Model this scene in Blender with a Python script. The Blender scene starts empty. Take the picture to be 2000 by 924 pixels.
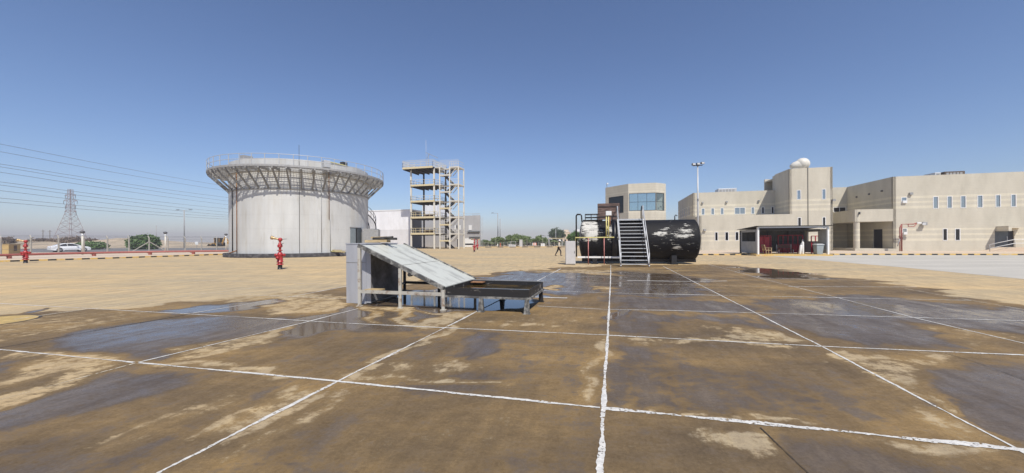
import bpy, bmesh, math, random
import numpy as np
from mathutils import Vector, Matrix
random.seed(7); rng = np.random.default_rng(7)
PI = math.pi
scene = bpy.context.scene
COL = scene.collection

# ------------------------------------------------------------------ camera
F, CX, HY, CAMH, ROLL = 734.0, 1000.0, 470.0, 1.70, 0.005
cam = bpy.data.cameras.new('camera'); cam_o = bpy.data.objects.new('camera', cam); COL.objects.link(cam_o)
cam.sensor_width = 36.0; cam.lens = 36.0 * F / 2000.0
cam.shift_y = (HY - 462.0) / 2000.0
cam.clip_start = 0.05; cam.clip_end = 8000
cam_o.matrix_world = Matrix.Translation((0, 0, CAMH)) @ Matrix.Rotation(math.radians(90), 4, 'X') @ Matrix.Rotation(-ROLL, 4, 'Z')
scene.camera = cam_o

# ------------------------------------------------------------------ sky, sun, exposure
SUN_EL = math.radians(53); SUN_BEAR = math.radians(161)     # bearing clockwise from +Y
w = bpy.data.worlds.new('World'); scene.world = w; w.use_nodes = True
nt = w.node_tree
sky = nt.nodes.new('ShaderNodeTexSky'); sky.sky_type = 'NISHITA'; sky.sun_disc = False
sky.sun_elevation = SUN_EL; sky.sun_rotation = SUN_BEAR
sky.air_density = 1.0; sky.dust_density = 0.35; sky.ozone_density = 5.0; sky.altitude = 0
bg = nt.nodes['Background']; bg.inputs['Strength'].default_value = 0.118
tint = nt.nodes.new('ShaderNodeMix'); tint.data_type = 'RGBA'; tint.blend_type = 'MULTIPLY'; tint.inputs[0].default_value = 1.0
tint.inputs[7].default_value = (1.0, 0.965, 1.04, 1)          # slightly violet desert-dust sky
nt.links.new(sky.outputs[0], tint.inputs[6]); nt.links.new(tint.outputs[2], bg.inputs['Color'])
sl = bpy.data.lights.new('sun', 'SUN'); sl.energy = 4.9; sl.angle = math.radians(0.55); sl.color = (1.0, 0.945, 0.85)
so = bpy.data.objects.new('sun', sl); COL.objects.link(so)
sd = Vector((math.sin(SUN_BEAR) * math.cos(SUN_EL), math.cos(SUN_BEAR) * math.cos(SUN_EL), math.sin(SUN_EL)))
so.rotation_euler = sd.to_track_quat('Z', 'Y').to_euler(); so.location = (20, -30, 60)
scene.view_settings.view_transform = 'Standard'; scene.view_settings.look = 'None'
scene.view_settings.gamma = 1.0; scene.view_settings.use_curve_mapping = False
scene.view_settings.exposure = 0.0

# ------------------------------------------------------------------ pixel -> place helpers
RV = Vector((math.cos(ROLL), 0, -math.sin(ROLL))); UV = Vector((math.sin(ROLL), 0, math.cos(ROLL)))
CAM = Vector((0, 0, CAMH))
def ray(px, py): return Vector((0, F, 0)) + RV * (px - CX) + UV * (HY - py)
def G(px, py, z=0.0):
    d = ray(px, py); return CAM + d * ((z - CAMH) / d.z)
def at(px, py, Y):
    d = ray(px, py); return CAM + d * (Y / d.y)
def hz(px, py, Y): return at(px, py, Y).z
def V2(p): return (p.x, p.y)

# ------------------------------------------------------------------ materials
def mat(name, col, rough=0.7, metal=0.0, var=0.12, scale=3.0, col2=None, mix=(0.45, 0.6), bump=0.0, bscale=30.0, spec=0.5, stretch=None, detail=6):
    m = bpy.data.materials.new(name); m.use_nodes = True; t = m.node_tree; b = t.nodes['Principled BSDF']
    b.inputs['Roughness'].default_value = rough; b.inputs['Metallic'].default_value = metal
    b.inputs['Specular IOR Level'].default_value = spec
    tc = t.nodes.new('ShaderNodeTexCoord'); src = tc.outputs['Object']
    if stretch:
        mp = t.nodes.new('ShaderNodeMapping'); mp.inputs['Scale'].default_value = stretch
        t.links.new(src, mp.inputs[0]); src = mp.outputs[0]
    n = t.nodes.new('ShaderNodeTexNoise'); n.inputs['Scale'].default_value = scale; n.inputs['Detail'].default_value = detail
    n.inputs['Roughness'].default_value = 0.65
    t.links.new(src, n.inputs['Vector'])
    r = t.nodes.new('ShaderNodeValToRGB'); e = r.color_ramp.elements
    if col2 is None:
        e[0].position = 0.3; e[1].position = 0.7
        e[0].color = tuple(c * (1 - var) for c in col) + (1,); e[1].color = tuple(min(1, c * (1 + var)) for c in col) + (1,)
    else:
        e[0].position, e[1].position = mix
        e[0].color = tuple(col) + (1,); e[1].color = tuple(col2) + (1,)
    t.links.new(n.outputs['Fac'], r.inputs[0]); t.links.new(r.outputs[0], b.inputs['Base Color'])
    if bump:
        n2 = t.nodes.new('ShaderNodeTexNoise'); n2.inputs['Scale'].default_value = bscale; n2.inputs['Detail'].default_value = 5
        t.links.new(tc.outputs['Object'], n2.inputs['Vector'])
        bp = t.nodes.new('ShaderNodeBump'); bp.inputs['Strength'].default_value = bump; bp.inputs['Distance'].default_value = 0.02
        t.links.new(n2.outputs['Fac'], bp.inputs['Height']); t.links.new(bp.outputs[0], b.inputs['Normal'])
    return m
def ramp(t, src, pts):
    r = t.nodes.new('ShaderNodeValToRGB'); e = r.color_ramp.elements
    while len(e) < len(pts): e.new(0.5)
    for el, (p, c) in zip(e, pts):
        el.position = p; el.color = (tuple(c) + (1,)) if hasattr(c, '__len__') else (c, c, c, 1)
    t.links.new(src, r.inputs[0]); return r
def mathn(t, op, a, b=None, clamp=False):
    n = t.nodes.new('ShaderNodeMath'); n.operation = op; n.use_clamp = clamp
    for i, v in enumerate((a, b)):
        if v is None: continue
        if isinstance(v, (int, float)): n.inputs[i].default_value = v
        else: t.links.new(v, n.inputs[i])
    return n.outputs[0]
def mixc(t, fac, a, b, mode='MIX'):
    n = t.nodes.new('ShaderNodeMix'); n.data_type = 'RGBA'; n.blend_type = mode
    for s, v in ((n.inputs[0], fac), (n.inputs[6], a), (n.inputs[7], b)):
        if isinstance(v, (int, float)): s.default_value = v
        elif isinstance(v, tuple): s.default_value = v + (1,)
        else: t.links.new(v, s)
    return n.outputs[2]
def noise(t, vec, scale, detail=6, rough=0.6):
    n = t.nodes.new('ShaderNodeTexNoise'); n.inputs['Scale'].default_value = scale; n.inputs['Detail'].default_value = detail
    n.inputs['Roughness'].default_value = rough; t.links.new(vec, n.inputs['Vector']); return n.outputs['Fac']
def mapping(t, vec, scale=(1, 1, 1), rot=(0, 0, 0)):
    m = t.nodes.new('ShaderNodeMapping'); m.inputs['Scale'].default_value = scale; m.inputs['Rotation'].default_value = rot
    t.links.new(vec, m.inputs[0]); return m.outputs[0]

def yard_material():
    m = bpy.data.materials.new('yard_concrete'); m.use_nodes = True; t = m.node_tree; b = t.nodes['Principled BSDF']
    tc = t.nodes.new('ShaderNodeTexCoord'); O = tc.outputs['Object']
    a = t.nodes.new('ShaderNodeAttribute'); a.attribute_name = 'wet'
    st = mapping(t, O, (0.55, 1.0, 1), (0, 0, math.radians(15)))
    n1 = noise(t, st, 1.1, 8, 0.62); n2 = noise(t, st, 9.0, 6, 0.7); n3 = noise(t, O, 60.0, 4, 0.6); n0 = noise(t, O, 0.12, 4, 0.5)
    sm_ = t.nodes.new('ShaderNodeMapping'); sm_.vector_type = 'TEXTURE'; sm_.inputs['Rotation'].default_value = (0, 0, math.radians(-15)); sm_.inputs['Scale'].default_value = (1 / 2.8, 1 / 0.55, 1)
    t.links.new(O, sm_.inputs[0]); nS = noise(t, sm_.outputs[0], 1.3, 9, 0.68); n5 = noise(t, O, 30.0, 6, 0.7); nM = noise(t, O, 3.2, 7, 0.7)
    wv = a.outputs['Fac']; calm = ramp(t, a.outputs['Fac'], [(0.62, 1.0), (0.88, 0.40)]).outputs[0]
    for nn_, am in ((n1, 0.20), (nM, 0.50), (nS, 0.58), (n2, 0.46), (n5, 0.30)):
        wv = mathn(t, 'ADD', wv, mathn(t, 'MULTIPLY', calm, mathn(t, 'MULTIPLY', mathn(t, 'SUBTRACT', nn_, 0.5), am)))
    wet_gate = mathn(t, 'GREATER_THAN', a.outputs['Fac'], -1.0)
    dry = ramp(t, n2, [(0.3, (0.44, 0.350, 0.215)), (0.7, (0.52, 0.425, 0.270))]).outputs[0]
    big = ramp(t, n0, [(0.35, (0.90, 0.90, 0.93)), (0.65, (1.06, 1.0, 0.93))]).outputs[0]
    dry = mixc(t, 1.0, dry, big, 'MULTIPLY')
    lat = t.nodes.new('ShaderNodeSeparateXYZ'); t.links.new(O, lat.inputs[0])
    grad = noise(t, mapping(t, O, (0.06, 0.35, 1), (0, 0, math.radians(15))), 2.0, 5, 0.6)
    dry = mixc(t, 1.0, dry, ramp(t, grad, [(0.35, (0.88, 0.90, 0.94)), (0.65, (1.08, 1.04, 0.98))]).outputs[0], 'MULTIPLY')
    nL = noise(t, mapping(t, O, (0.45, 0.9, 1), (0, 0, math.radians(-20))), 0.7, 7, 0.62)
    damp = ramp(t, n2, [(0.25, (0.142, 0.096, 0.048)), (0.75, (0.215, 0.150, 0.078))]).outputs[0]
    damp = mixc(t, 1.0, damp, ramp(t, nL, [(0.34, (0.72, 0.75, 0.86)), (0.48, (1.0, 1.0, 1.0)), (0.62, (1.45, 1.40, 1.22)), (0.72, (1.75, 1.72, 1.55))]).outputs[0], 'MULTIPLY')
    soak = ramp(t, n1, [(0.3, (0.105, 0.079, 0.055)), (0.7, (0.142, 0.108, 0.075))]).outputs[0]
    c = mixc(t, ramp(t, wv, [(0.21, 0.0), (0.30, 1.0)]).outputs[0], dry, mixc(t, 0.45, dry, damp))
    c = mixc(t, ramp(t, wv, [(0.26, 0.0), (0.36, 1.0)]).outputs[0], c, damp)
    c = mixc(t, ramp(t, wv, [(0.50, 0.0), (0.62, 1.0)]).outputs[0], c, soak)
    c = mixc(t, 1.0, c, ramp(t, nS, [(0.34, (0.80, 0.80, 0.83)), (0.5, (1.0, 1.0, 1.0)), (0.64, (1.22, 1.20, 1.12))]).outputs[0], 'MULTIPLY')
    c = mixc(t, 1.0, c, ramp(t, n5, [(0.32, (0.80, 0.80, 0.81)), (0.68, (1.18, 1.17, 1.15))]).outputs[0], 'MULTIPLY')
    c = mixc(t, 1.0, c, ramp(t, noise(t, O, 140.0, 3, 0.6), [(0.30, (0.86, 0.86, 0.86)), (0.70, (1.14, 1.14, 1.14))]).outputs[0], 'MULTIPLY')
    c = mixc(t, ramp(t, wv, [(0.80, 0.0), (0.86, 1.0)]).outputs[0], c, (0.115, 0.082, 0.054))
    sp = ramp(t, noise(t, O, 95.0, 2, 0.5), [(0.70, 0.0), (0.76, 1.0)]).outputs[0]
    c = mixc(t, mathn(t, 'MULTIPLY', sp, 0.25), c, (0.4, 0.34, 0.25))
    t.links.new(c, b.inputs['Base Color'])
    r = ramp(t, wv, [(0.25, 0.9), (0.50, 0.62), (0.66, 0.42), (0.82, 0.24), (0.90, 0.06)]).outputs[0]
    t.links.new(r, b.inputs['Roughness'])
    s = ramp(t, wv, [(0.3, 0.15), (0.66, 0.18), (0.82, 0.30), (0.90, 0.5)]).outputs[0]; t.links.new(s, b.inputs['Specular IOR Level'])
    bp = t.nodes.new('ShaderNodeBump'); bp.inputs['Distance'].default_value = 0.01
    hgt = mathn(t, 'ADD', n3, mathn(t, 'MULTIPLY', n2, 2.0)); t.links.new(hgt, bp.inputs['Height'])
    t.links.new(ramp(t, wv, [(0.45, 0.35), (0.66, 0.10), (0.82, 0.0)]).outputs[0], bp.inputs['Strength'])
    t.links.new(bp.outputs[0], b.inputs['Normal'])
    return m

def wall_material(name, base, light, bands, course=0.2):
    m = bpy.data.materials.new(name); m.use_nodes = True; t = m.node_tree; b = t.nodes['Principled BSDF']
    b.inputs['Roughness'].default_value = 0.88; b.inputs['Specular IOR Level'].default_value = 0.25
    tc = t.nodes.new('ShaderNodeTexCoord'); O = tc.outputs['Object']
    sx = t.nodes.new('ShaderNodeSeparateXYZ'); t.links.new(O, sx.inputs[0]); Z = sx.outputs[2]
    mask = None
    for z0, z1 in bands:
        k = mathn(t, 'MULTIPLY', mathn(t, 'GREATER_THAN', Z, z0), mathn(t, 'LESS_THAN', Z, z1))
        mask = k if mask is None else mathn(t, 'ADD', mask, k, True)
    n = noise(t, mapping(t, O, (1, 1, 0.35)), 0.8, 8, 0.7); nf = noise(t, O, 14.0, 5, 0.6)
    c = mixc(t, mask if mask is not None else 0.0, base, light)
    c = mixc(t, 1.0, c, ramp(t, n, [(0.3, (0.86, 0.85, 0.83)), (0.7, (1.06, 1.05, 1.04))]).outputs[0], 'MULTIPLY')
    c = mixc(t, 1.0, c, ramp(t, nf, [(0.3, (0.95, 0.95, 0.95)), (0.7, (1.04, 1.04, 1.04))]).outputs[0], 'MULTIPLY')
    # rain streaks
    st = noise(t, mapping(t, O, (1.0, 1.0, 0.05)), 2.6, 4, 0.6)
    c = mixc(t, mathn(t, 'MULTIPLY', ramp(t, st, [(0.60, 0.0), (0.75, 1.0)]).outputs[0], 0.13), c, (0.30, 0.26, 0.20))
    fr = mathn(t, 'FRACT', mathn(t, 'DIVIDE', Z, course)); jl = mathn(t, 'LESS_THAN', fr, 0.09)
    c = mixc(t, mathn(t, 'MULTIPLY', jl, 0.22), c, (0.20, 0.17, 0.14))
    t.links.new(c, b.inputs['Base Color'])
    bp = t.nodes.new('ShaderNodeBump'); bp.inputs['Strength'].default_value = 0.3; bp.inputs['Distance'].default_value = 0.02
    t.links.new(nf, bp.inputs['Height']); t.links.new(bp.outputs[0], b.inputs['Normal'])
    return m

def tank_material():
    m = bpy.data.materials.new('storage_tank_paint'); m.use_nodes = True; t = m.node_tree; b = t.nodes['Principled BSDF']
    b.inputs['Roughness'].default_value = 0.6
    tc = t.nodes.new('ShaderNodeTexCoord'); O = tc.outputs['Object']
    n = noise(t, mapping(t, O, (1, 1, 0.06)), 1.3, 6, 0.6); n2 = noise(t, mapping(t, O, (1, 1, 0.3)), 0.5, 5, 0.6); n3 = noise(t, O, 8, 5, 0.6)
    c = mixc(t, ramp(t, n2, [(.35, 0.0), (.65, 1.0)]).outputs[0], (0.48, 0.485, 0.48), (0.59, 0.595, 0.585))
    c = mixc(t, mathn(t, 'MULTIPLY', ramp(t, n, [(0.50, 0.0), (0.68, 1.0)]).outputs[0], 0.40), c, (0.42, 0.38, 0.30))
    ns = noise(t, mapping(t, O, (1, 1, 0.12)), 3.2, 4, 0.5)
    c = mixc(t, mathn(t, 'MULTIPLY', ramp(t, ns, [(0.58, 0.0), (0.72, 1.0)]).outputs[0], 0.28), c, (0.30, 0.26, 0.20))
    sx = t.nodes.new('ShaderNodeSeparateXYZ'); t.links.new(O, sx.inputs[0])
    an = mathn(t, 'ARCTAN2', sx.outputs[1], sx.outputs[0])
    jv = mathn(t, 'LESS_THAN', mathn(t, 'FRACT', mathn(t, 'MULTIPLY', an, 28 / (2 * PI))), 0.012)
    jh = mathn(t, 'LESS_THAN', mathn(t, 'FRACT', mathn(t, 'DIVIDE', sx.outputs[2], 1.55)), 0.015)
    c = mixc(t, mathn(t, 'MULTIPLY', mathn(t, 'ADD', jv, jh, True), 0.30), c, (0.25, 0.24, 0.23))
    c = mixc(t, mathn(t, 'MULTIPLY', n3, 0.12), c, (0.35, 0.34, 0.33))
    t.links.new(c, b.inputs['Base Color'])
    return m

def peel_material():
    m = bpy.data.materials.new('burnt_peeling_steel'); m.use_nodes = True; t = m.node_tree; b = t.nodes['Principled BSDF']
    tc = t.nodes.new('ShaderNodeTexCoord'); O = tc.outputs['Object']
    a = t.nodes.new('ShaderNodeAttribute'); a.attribute_name = 'peel'
    n = noise(t, mapping(t, O, (0.9, 0.9, 5.5)), 2.0, 10, 0.78); n2 = noise(t, O, 20, 5, 0.6)
    v = mathn(t, 'ADD', a.outputs['Fac'], mathn(t, 'MULTIPLY', mathn(t, 'SUBTRACT', n, 0.5), 3.6))
    k = ramp(t, v, [(0.50, 0.0), (0.54, 1.0)]).outputs[0]
    pale = ramp(t, n2, [(0.3, (0.48, 0.46, 0.41)), (0.7, (0.62, 0.61, 0.57))]).outputs[0]
    soot = ramp(t, n2, [(0.3, (0.004, 0.004, 0.005)), (0.7, (0.011, 0.011, 0.013))]).outputs[0]
    c = mixc(t, k, soot, pale)
    rz = noise(t, O, 5.0, 5, 0.7)
    c = mixc(t, mathn(t, 'MULTIPLY', ramp(t, rz, [(0.64, 0.0), (0.72, 1.0)]).outputs[0], 0.5), c, (0.12, 0.08, 0.06))
    t.links.new(c, b.inputs['Base Color']); b.inputs['Roughness'].default_value = 0.65; b.inputs['Specular IOR Level'].default_value = 0.25
    bp = t.nodes.new('ShaderNodeBump'); bp.inputs['Strength'].default_value = 0.4; bp.inputs['Distance'].default_value = 0.02
    t.links.new(v, bp.inputs['Height']); t.links.new(bp.outputs[0], b.inputs['Normal'])
    return m

M = {}
M['yard'] = yard_material()
M['paint_line'] = mat('joint_line_paint', (0.62, 0.60, 0.56), 0.75, var=0.22, scale=14, bump=0.3, bscale=80)
def chip(m, scale, lo, hi):
    t = m.node_tree; b = t.nodes['Principled BSDF']; tc = t.nodes.new('ShaderNodeTexCoord')
    n = noise(t, tc.outputs['Object'], scale, 5, 0.75); n2_ = noise(t, tc.outputs['Object'], scale * .12, 3, 0.5)
    a = ramp(t, mathn(t, 'ADD', n, mathn(t, 'MULTIPLY', mathn(t, 'SUBTRACT', n2_, .5), .35)), [(lo, 0.0), (hi, 1.0)]).outputs[0]; t.links.new(a, b.inputs['Alpha'])
chip(M['paint_line'], 26, 0.37, 0.43)
M['paint_old'] = mat('worn_line_paint', (0.62, 0.55, 0.43), 0.8, var=0.2, scale=6)
chip(M['paint_old'], 14, 0.42, 0.50)
M['crack'] = mat('joint_filler', (0.055, 0.042, 0.03), 0.7, var=0.3, scale=9)
M['yellow_mark'] = mat('yellow_ground_paint', (0.47, 0.33, 0.12), 0.7, var=0.25, scale=6)
M['sand'] = mat('desert_sand', (0.44, 0.35, 0.24), 0.95, var=0.18, scale=0.05, bump=0.3, bscale=2)
M['dune'] = mat('dune_sand', (0.46, 0.37, 0.26), 0.95, col2=(0.24, 0.20, 0.14), mix=(0.42, 0.66), scale=0.09, bump=0.5, bscale=1.2, stretch=(1, 1, 3))
M['verge'] = mat('verge_sand', (0.56, 0.45, 0.34), 0.95, var=0.14, scale=0.6)
M['asphalt'] = mat('asphalt', (0.17, 0.165, 0.16), 0.9, var=0.15, scale=0.5)
M['newroad'] = mat('pale_concrete_road', (0.475, 0.445, 0.385), 0.85, var=0.14, scale=0.5, stretch=(0.3, 1, 1))
M['kerb_y'] = mat('kerb_yellow', (0.60, 0.40, 0.12), 0.75, col2=(0.55, 0.45, 0.30), mix=(0.5, 0.62), scale=2.5)
M['kerb_k'] = mat('kerb_black', (0.02, 0.02, 0.022), 0.7, var=0.3, scale=5)
M['red_pipe'] = mat('red_pipe_paint', (0.33, 0.105, 0.085), 0.55, var=0.2, scale=4)
M['red'] = mat('hydrant_red', (0.36, 0.03, 0.032), 0.35, var=0.18, scale=8)
M['red_dark'] = mat('locker_red', (0.40, 0.022, 0.04), 0.5, var=0.2, scale=6)
M['black'] = mat('black_paint', (0.015, 0.015, 0.017), 0.45, var=0.3, scale=8)
M['dark_steel'] = mat('dark_steel', (0.05, 0.048, 0.046), 0.55, 0.2, var=0.3, scale=6)
M['brass'] = mat('aged_brass', (0.50, 0.36, 0.20), 0.45, 0.6, var=0.2, scale=10)
M['galv'] = mat('galvanised', (0.50, 0.51, 0.52), 0.5, 0.25, var=0.12, scale=8)
M['galv_dark'] = mat('weathered_steel_grey', (0.33, 0.33, 0.33), 0.6, 0.2, var=0.2, scale=6)  # darker grey than the plain galvanised steel
M['strut'] = mat('dark_grey_strut', (0.215, 0.22, 0.228), 0.6, 0.1, var=0.2, scale=6)
M['white'] = mat('white_paint', (0.74, 0.74, 0.73), 0.5, var=0.06, scale=5)
M['tower_cream'] = mat('cream_steel_paint', (0.62, 0.53, 0.33), 0.6, col2=(0.36, 0.24, 0.12), mix=(0.58, 0.78), scale=1.6)
M['tower_pale'] = mat('pale_steel_paint', (0.60, 0.57, 0.50), 0.6, col2=(0.34, 0.25, 0.15), mix=(0.62, 0.8), scale=1.2)
M['near_black_steel'] = mat('near_black_steel', (0.03, 0.028, 0.026), 0.7, var=0.4, scale=3)  # near-black steel for tower decks, stair flights, shelter roof and small parts
M['grating'] = mat('weathered_grating', (0.17, 0.155, 0.14), 0.7, var=0.3, scale=2)
M['plinth'] = mat('dark_stone_plinth', (0.035, 0.033, 0.036), 0.85, col2=(0.13, 0.12, 0.12), mix=(0.48, 0.7), scale=3.5, bump=0.5)
M['tank'] = tank_material()
M['peel'] = peel_material()
BANDS = [(1.42, 1.70), (2.10, 2.34), (2.75, 3.0), (5.55, 5.88), (6.25, 6.48), (6.85, 7.14)]
M['wall'] = wall_material('beige_blockwork', (0.565, 0.53, 0.445), (0.66, 0.615, 0.50), BANDS)
M['ctrl'] = wall_material('control_tower_stone', (0.57, 0.54, 0.46), (0.62, 0.59, 0.50), [(6.0, 6.3), (9.3, 9.5)], 0.4)
M['shed'] = wall_material('white_cladding', (0.78, 0.79, 0.82), (0.78, 0.79, 0.82), [], 50.0)
M['shed_grey'] = wall_material('grey_render', (0.44, 0.44, 0.45), (0.5, 0.5, 0.5), [], 50.0)
M['glass_sky'] = mat('reflective_window_glass', (0.34, 0.37, 0.40), 0.06, 0.75, var=0.06, scale=0.4)
M['glass_dark'] = mat('dark_window_glass', (0.012, 0.013, 0.016), 0.08, 0.0, var=0.2, scale=1)
M['glass_teal'] = mat('teal_window_glass', (0.36, 0.47, 0.52), 0.05, 0.75, var=0.10, scale=0.5)
M['door_dark'] = mat('dark_door', (0.02, 0.02, 0.025), 0.5, var=0.2, scale=2)
M['door_grey'] = mat('grey_steel_door', (0.10, 0.115, 0.125), 0.45, 0.2, var=0.15, scale=2)
M['door_blue'] = mat('blue_grey_door', (0.24, 0.28, 0.30), 0.5, 0.2, var=0.1, scale=2)
M['clad_grey'] = mat('grey_sheet_metal', (0.36, 0.37, 0.40), 0.5, 0.15, col2=(0.47, 0.48, 0.52), mix=(0.35, 0.65), scale=1.5, stretch=(1, 1, 0.25))
M['clad_shaded'] = mat('shaded_sheet_metal', (0.10, 0.10, 0.105), 0.6, 0.1, col2=(0.30, 0.30, 0.32), mix=(0.4, 0.7), scale=1.8)  # ramp's shadow on the cabinet side, put into the sheet colour
M['box_grey'] = mat('light_grey_cabinet', (0.50, 0.49, 0.485), 0.55, var=0.08, scale=3)
M['ramp'] = mat('weathered_ramp_sheet', (0.58, 0.585, 0.52), 0.45, 0.1, col2=(0.25, 0.24, 0.21), mix=(0.50, 0.74), scale=1.9, stretch=(0.6, 2.0, 1), detail=10)
M['frame_rust'] = mat('old_frame_paint', (0.44, 0.42, 0.37), 0.6, col2=(0.20, 0.12, 0.07), mix=(0.52, 0.68), scale=5)
M['pan'] = mat('burnt_pan_steel', (0.022, 0.021, 0.021), 0.5, 0.1, col2=(0.30, 0.28, 0.25), mix=(0.60, 0.72), scale=3.2, stretch=(1, 1, 2.5))
M['pan_leg'] = mat('scorched_leg_steel', (0.09, 0.088, 0.085), 0.6, 0.1, col2=(0.34, 0.33, 0.30), mix=(0.45, 0.62), scale=6)
M['oil'] = mat('dirty_pan_water', (0.03, 0.022, 0.008), 0.05, 0.0, col2=(0.12, 0.075, 0.02), mix=(0.45, 0.62), scale=2.2)
M['rust'] = mat('rust_plate', (0.20, 0.09, 0.04), 0.8, col2=(0.33, 0.17, 0.08), mix=(0.4, 0.6), scale=5)
M['wood'] = mat('weathered_wood', (0.42, 0.32, 0.18), 0.8, var=0.25, scale=4, stretch=(1, 6, 6))
M['burnt_wood'] = mat('scorched_board', (0.085, 0.055, 0.045), 0.8, col2=(0.20, 0.13, 0.11), mix=(0.45, 0.62), scale=2.5, stretch=(0.7, 1, 5))
M['gas_yellow'] = mat('pale_yellow_pipe', (0.62, 0.55, 0.22), 0.5, var=0.2, scale=6)
M['pipe_pink'] = mat('faded_red_pipe', (0.50, 0.20, 0.18), 0.6, var=0.3, scale=6)
M['leaf'] = mat('leaf_green', (0.038, 0.085, 0.016), 0.6, col2=(0.085, 0.16, 0.035), mix=(0.38, 0.62), scale=0.9)
M['leaf_far'] = mat('leaf_olive', (0.075, 0.11, 0.035), 0.6, col2=(0.16, 0.21, 0.075), mix=(0.38, 0.62), scale=0.7)
M['leaf_dark'] = mat('leaf_dark_green', (0.035, 0.055, 0.025), 0.6, col2=(0.07, 0.10, 0.045), mix=(0.38, 0.62), scale=0.5)
M['scrub'] = mat('dry_scrub', (0.13, 0.095, 0.075), 0.8, col2=(0.22, 0.17, 0.13), mix=(0.4, 0.6), scale=0.9)
M['bark'] = mat('bark', (0.12, 0.09, 0.06), 0.9, var=0.3, scale=8)
M['conc_post'] = mat('concrete_post', (0.36, 0.34, 0.30), 0.9, var=0.15, scale=3)
M['wire'] = mat('wire_grey', (0.16, 0.165, 0.18), 0.7, var=0.1, scale=1)
M['pylon'] = mat('pylon_steel', (0.27, 0.20, 0.19), 0.7, var=0.2, scale=0.2)
M['car_white'] = mat('white_car_paint', (0.78, 0.79, 0.80), 0.2, var=0.02, scale=1, spec=0.6)
M['rubber'] = mat('tyre_rubber', (0.02, 0.02, 0.02), 0.8, var=0.2, scale=8)
M['rim'] = mat('alloy_rim', (0.35, 0.35, 0.36), 0.35, 0.6, var=0.1, scale=8)
M['digger'] = mat('digger_yellow', (0.42, 0.24, 0.06), 0.5, var=0.2, scale=2)
M['ochre'] = mat('ochre_cabinet', (0.44, 0.31, 0.13), 0.7, var=0.12, scale=2)
M['brown'] = mat('brown_panel', (0.10, 0.07, 0.05), 0.7, var=0.2, scale=3)
M['bin'] = mat('grey_plastic', (0.30, 0.34, 0.35), 0.5, var=0.08, scale=4)
M['bin_lid'] = mat('light_plastic_lid', (0.52, 0.54, 0.54), 0.5, var=0.08, scale=4)
M['corr'] = mat('corrugated_sheet', (0.36, 0.36, 0.34), 0.5, 0.2, var=0.15, scale=2)
M['corr_shaded'] = mat('shaded_corrugated_sheet', (0.085, 0.085, 0.08), 0.6, 0.1, var=0.2, scale=2)  # corrugated sheet darkened to carry the shade inside the shelter
M['side_shade'] = mat('shaded_white_wall', (0.17, 0.165, 0.16), 0.8, var=0.1, scale=1)  # tower's shade on the shed's white end wall, put into the colour
M['grp'] = mat('white_moulded_tank', (0.66, 0.63, 0.56), 0.5, var=0.15, scale=2)
M['skin'] = mat('skin', (0.30, 0.17, 0.11), 0.6, var=0.05, scale=8)
M['shirt'] = mat('beige_shirt', (0.58, 0.53, 0.43), 0.8, var=0.1, scale=8)
M['trouser'] = mat('dark_trousers', (0.018, 0.018, 0.022), 0.8, var=0.2, scale=8)
M['lamp_head'] = mat('lamp_housing', (0.08, 0.08, 0.085), 0.5, var=0.2, scale=4)
M['lens'] = mat('lamp_lens', (0.55, 0.56, 0.57), 0.15, var=0.05, scale=4)
M['orange'] = mat('orange_red_paint', (0.55, 0.13, 0.05), 0.6, var=0.1, scale=4)

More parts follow.
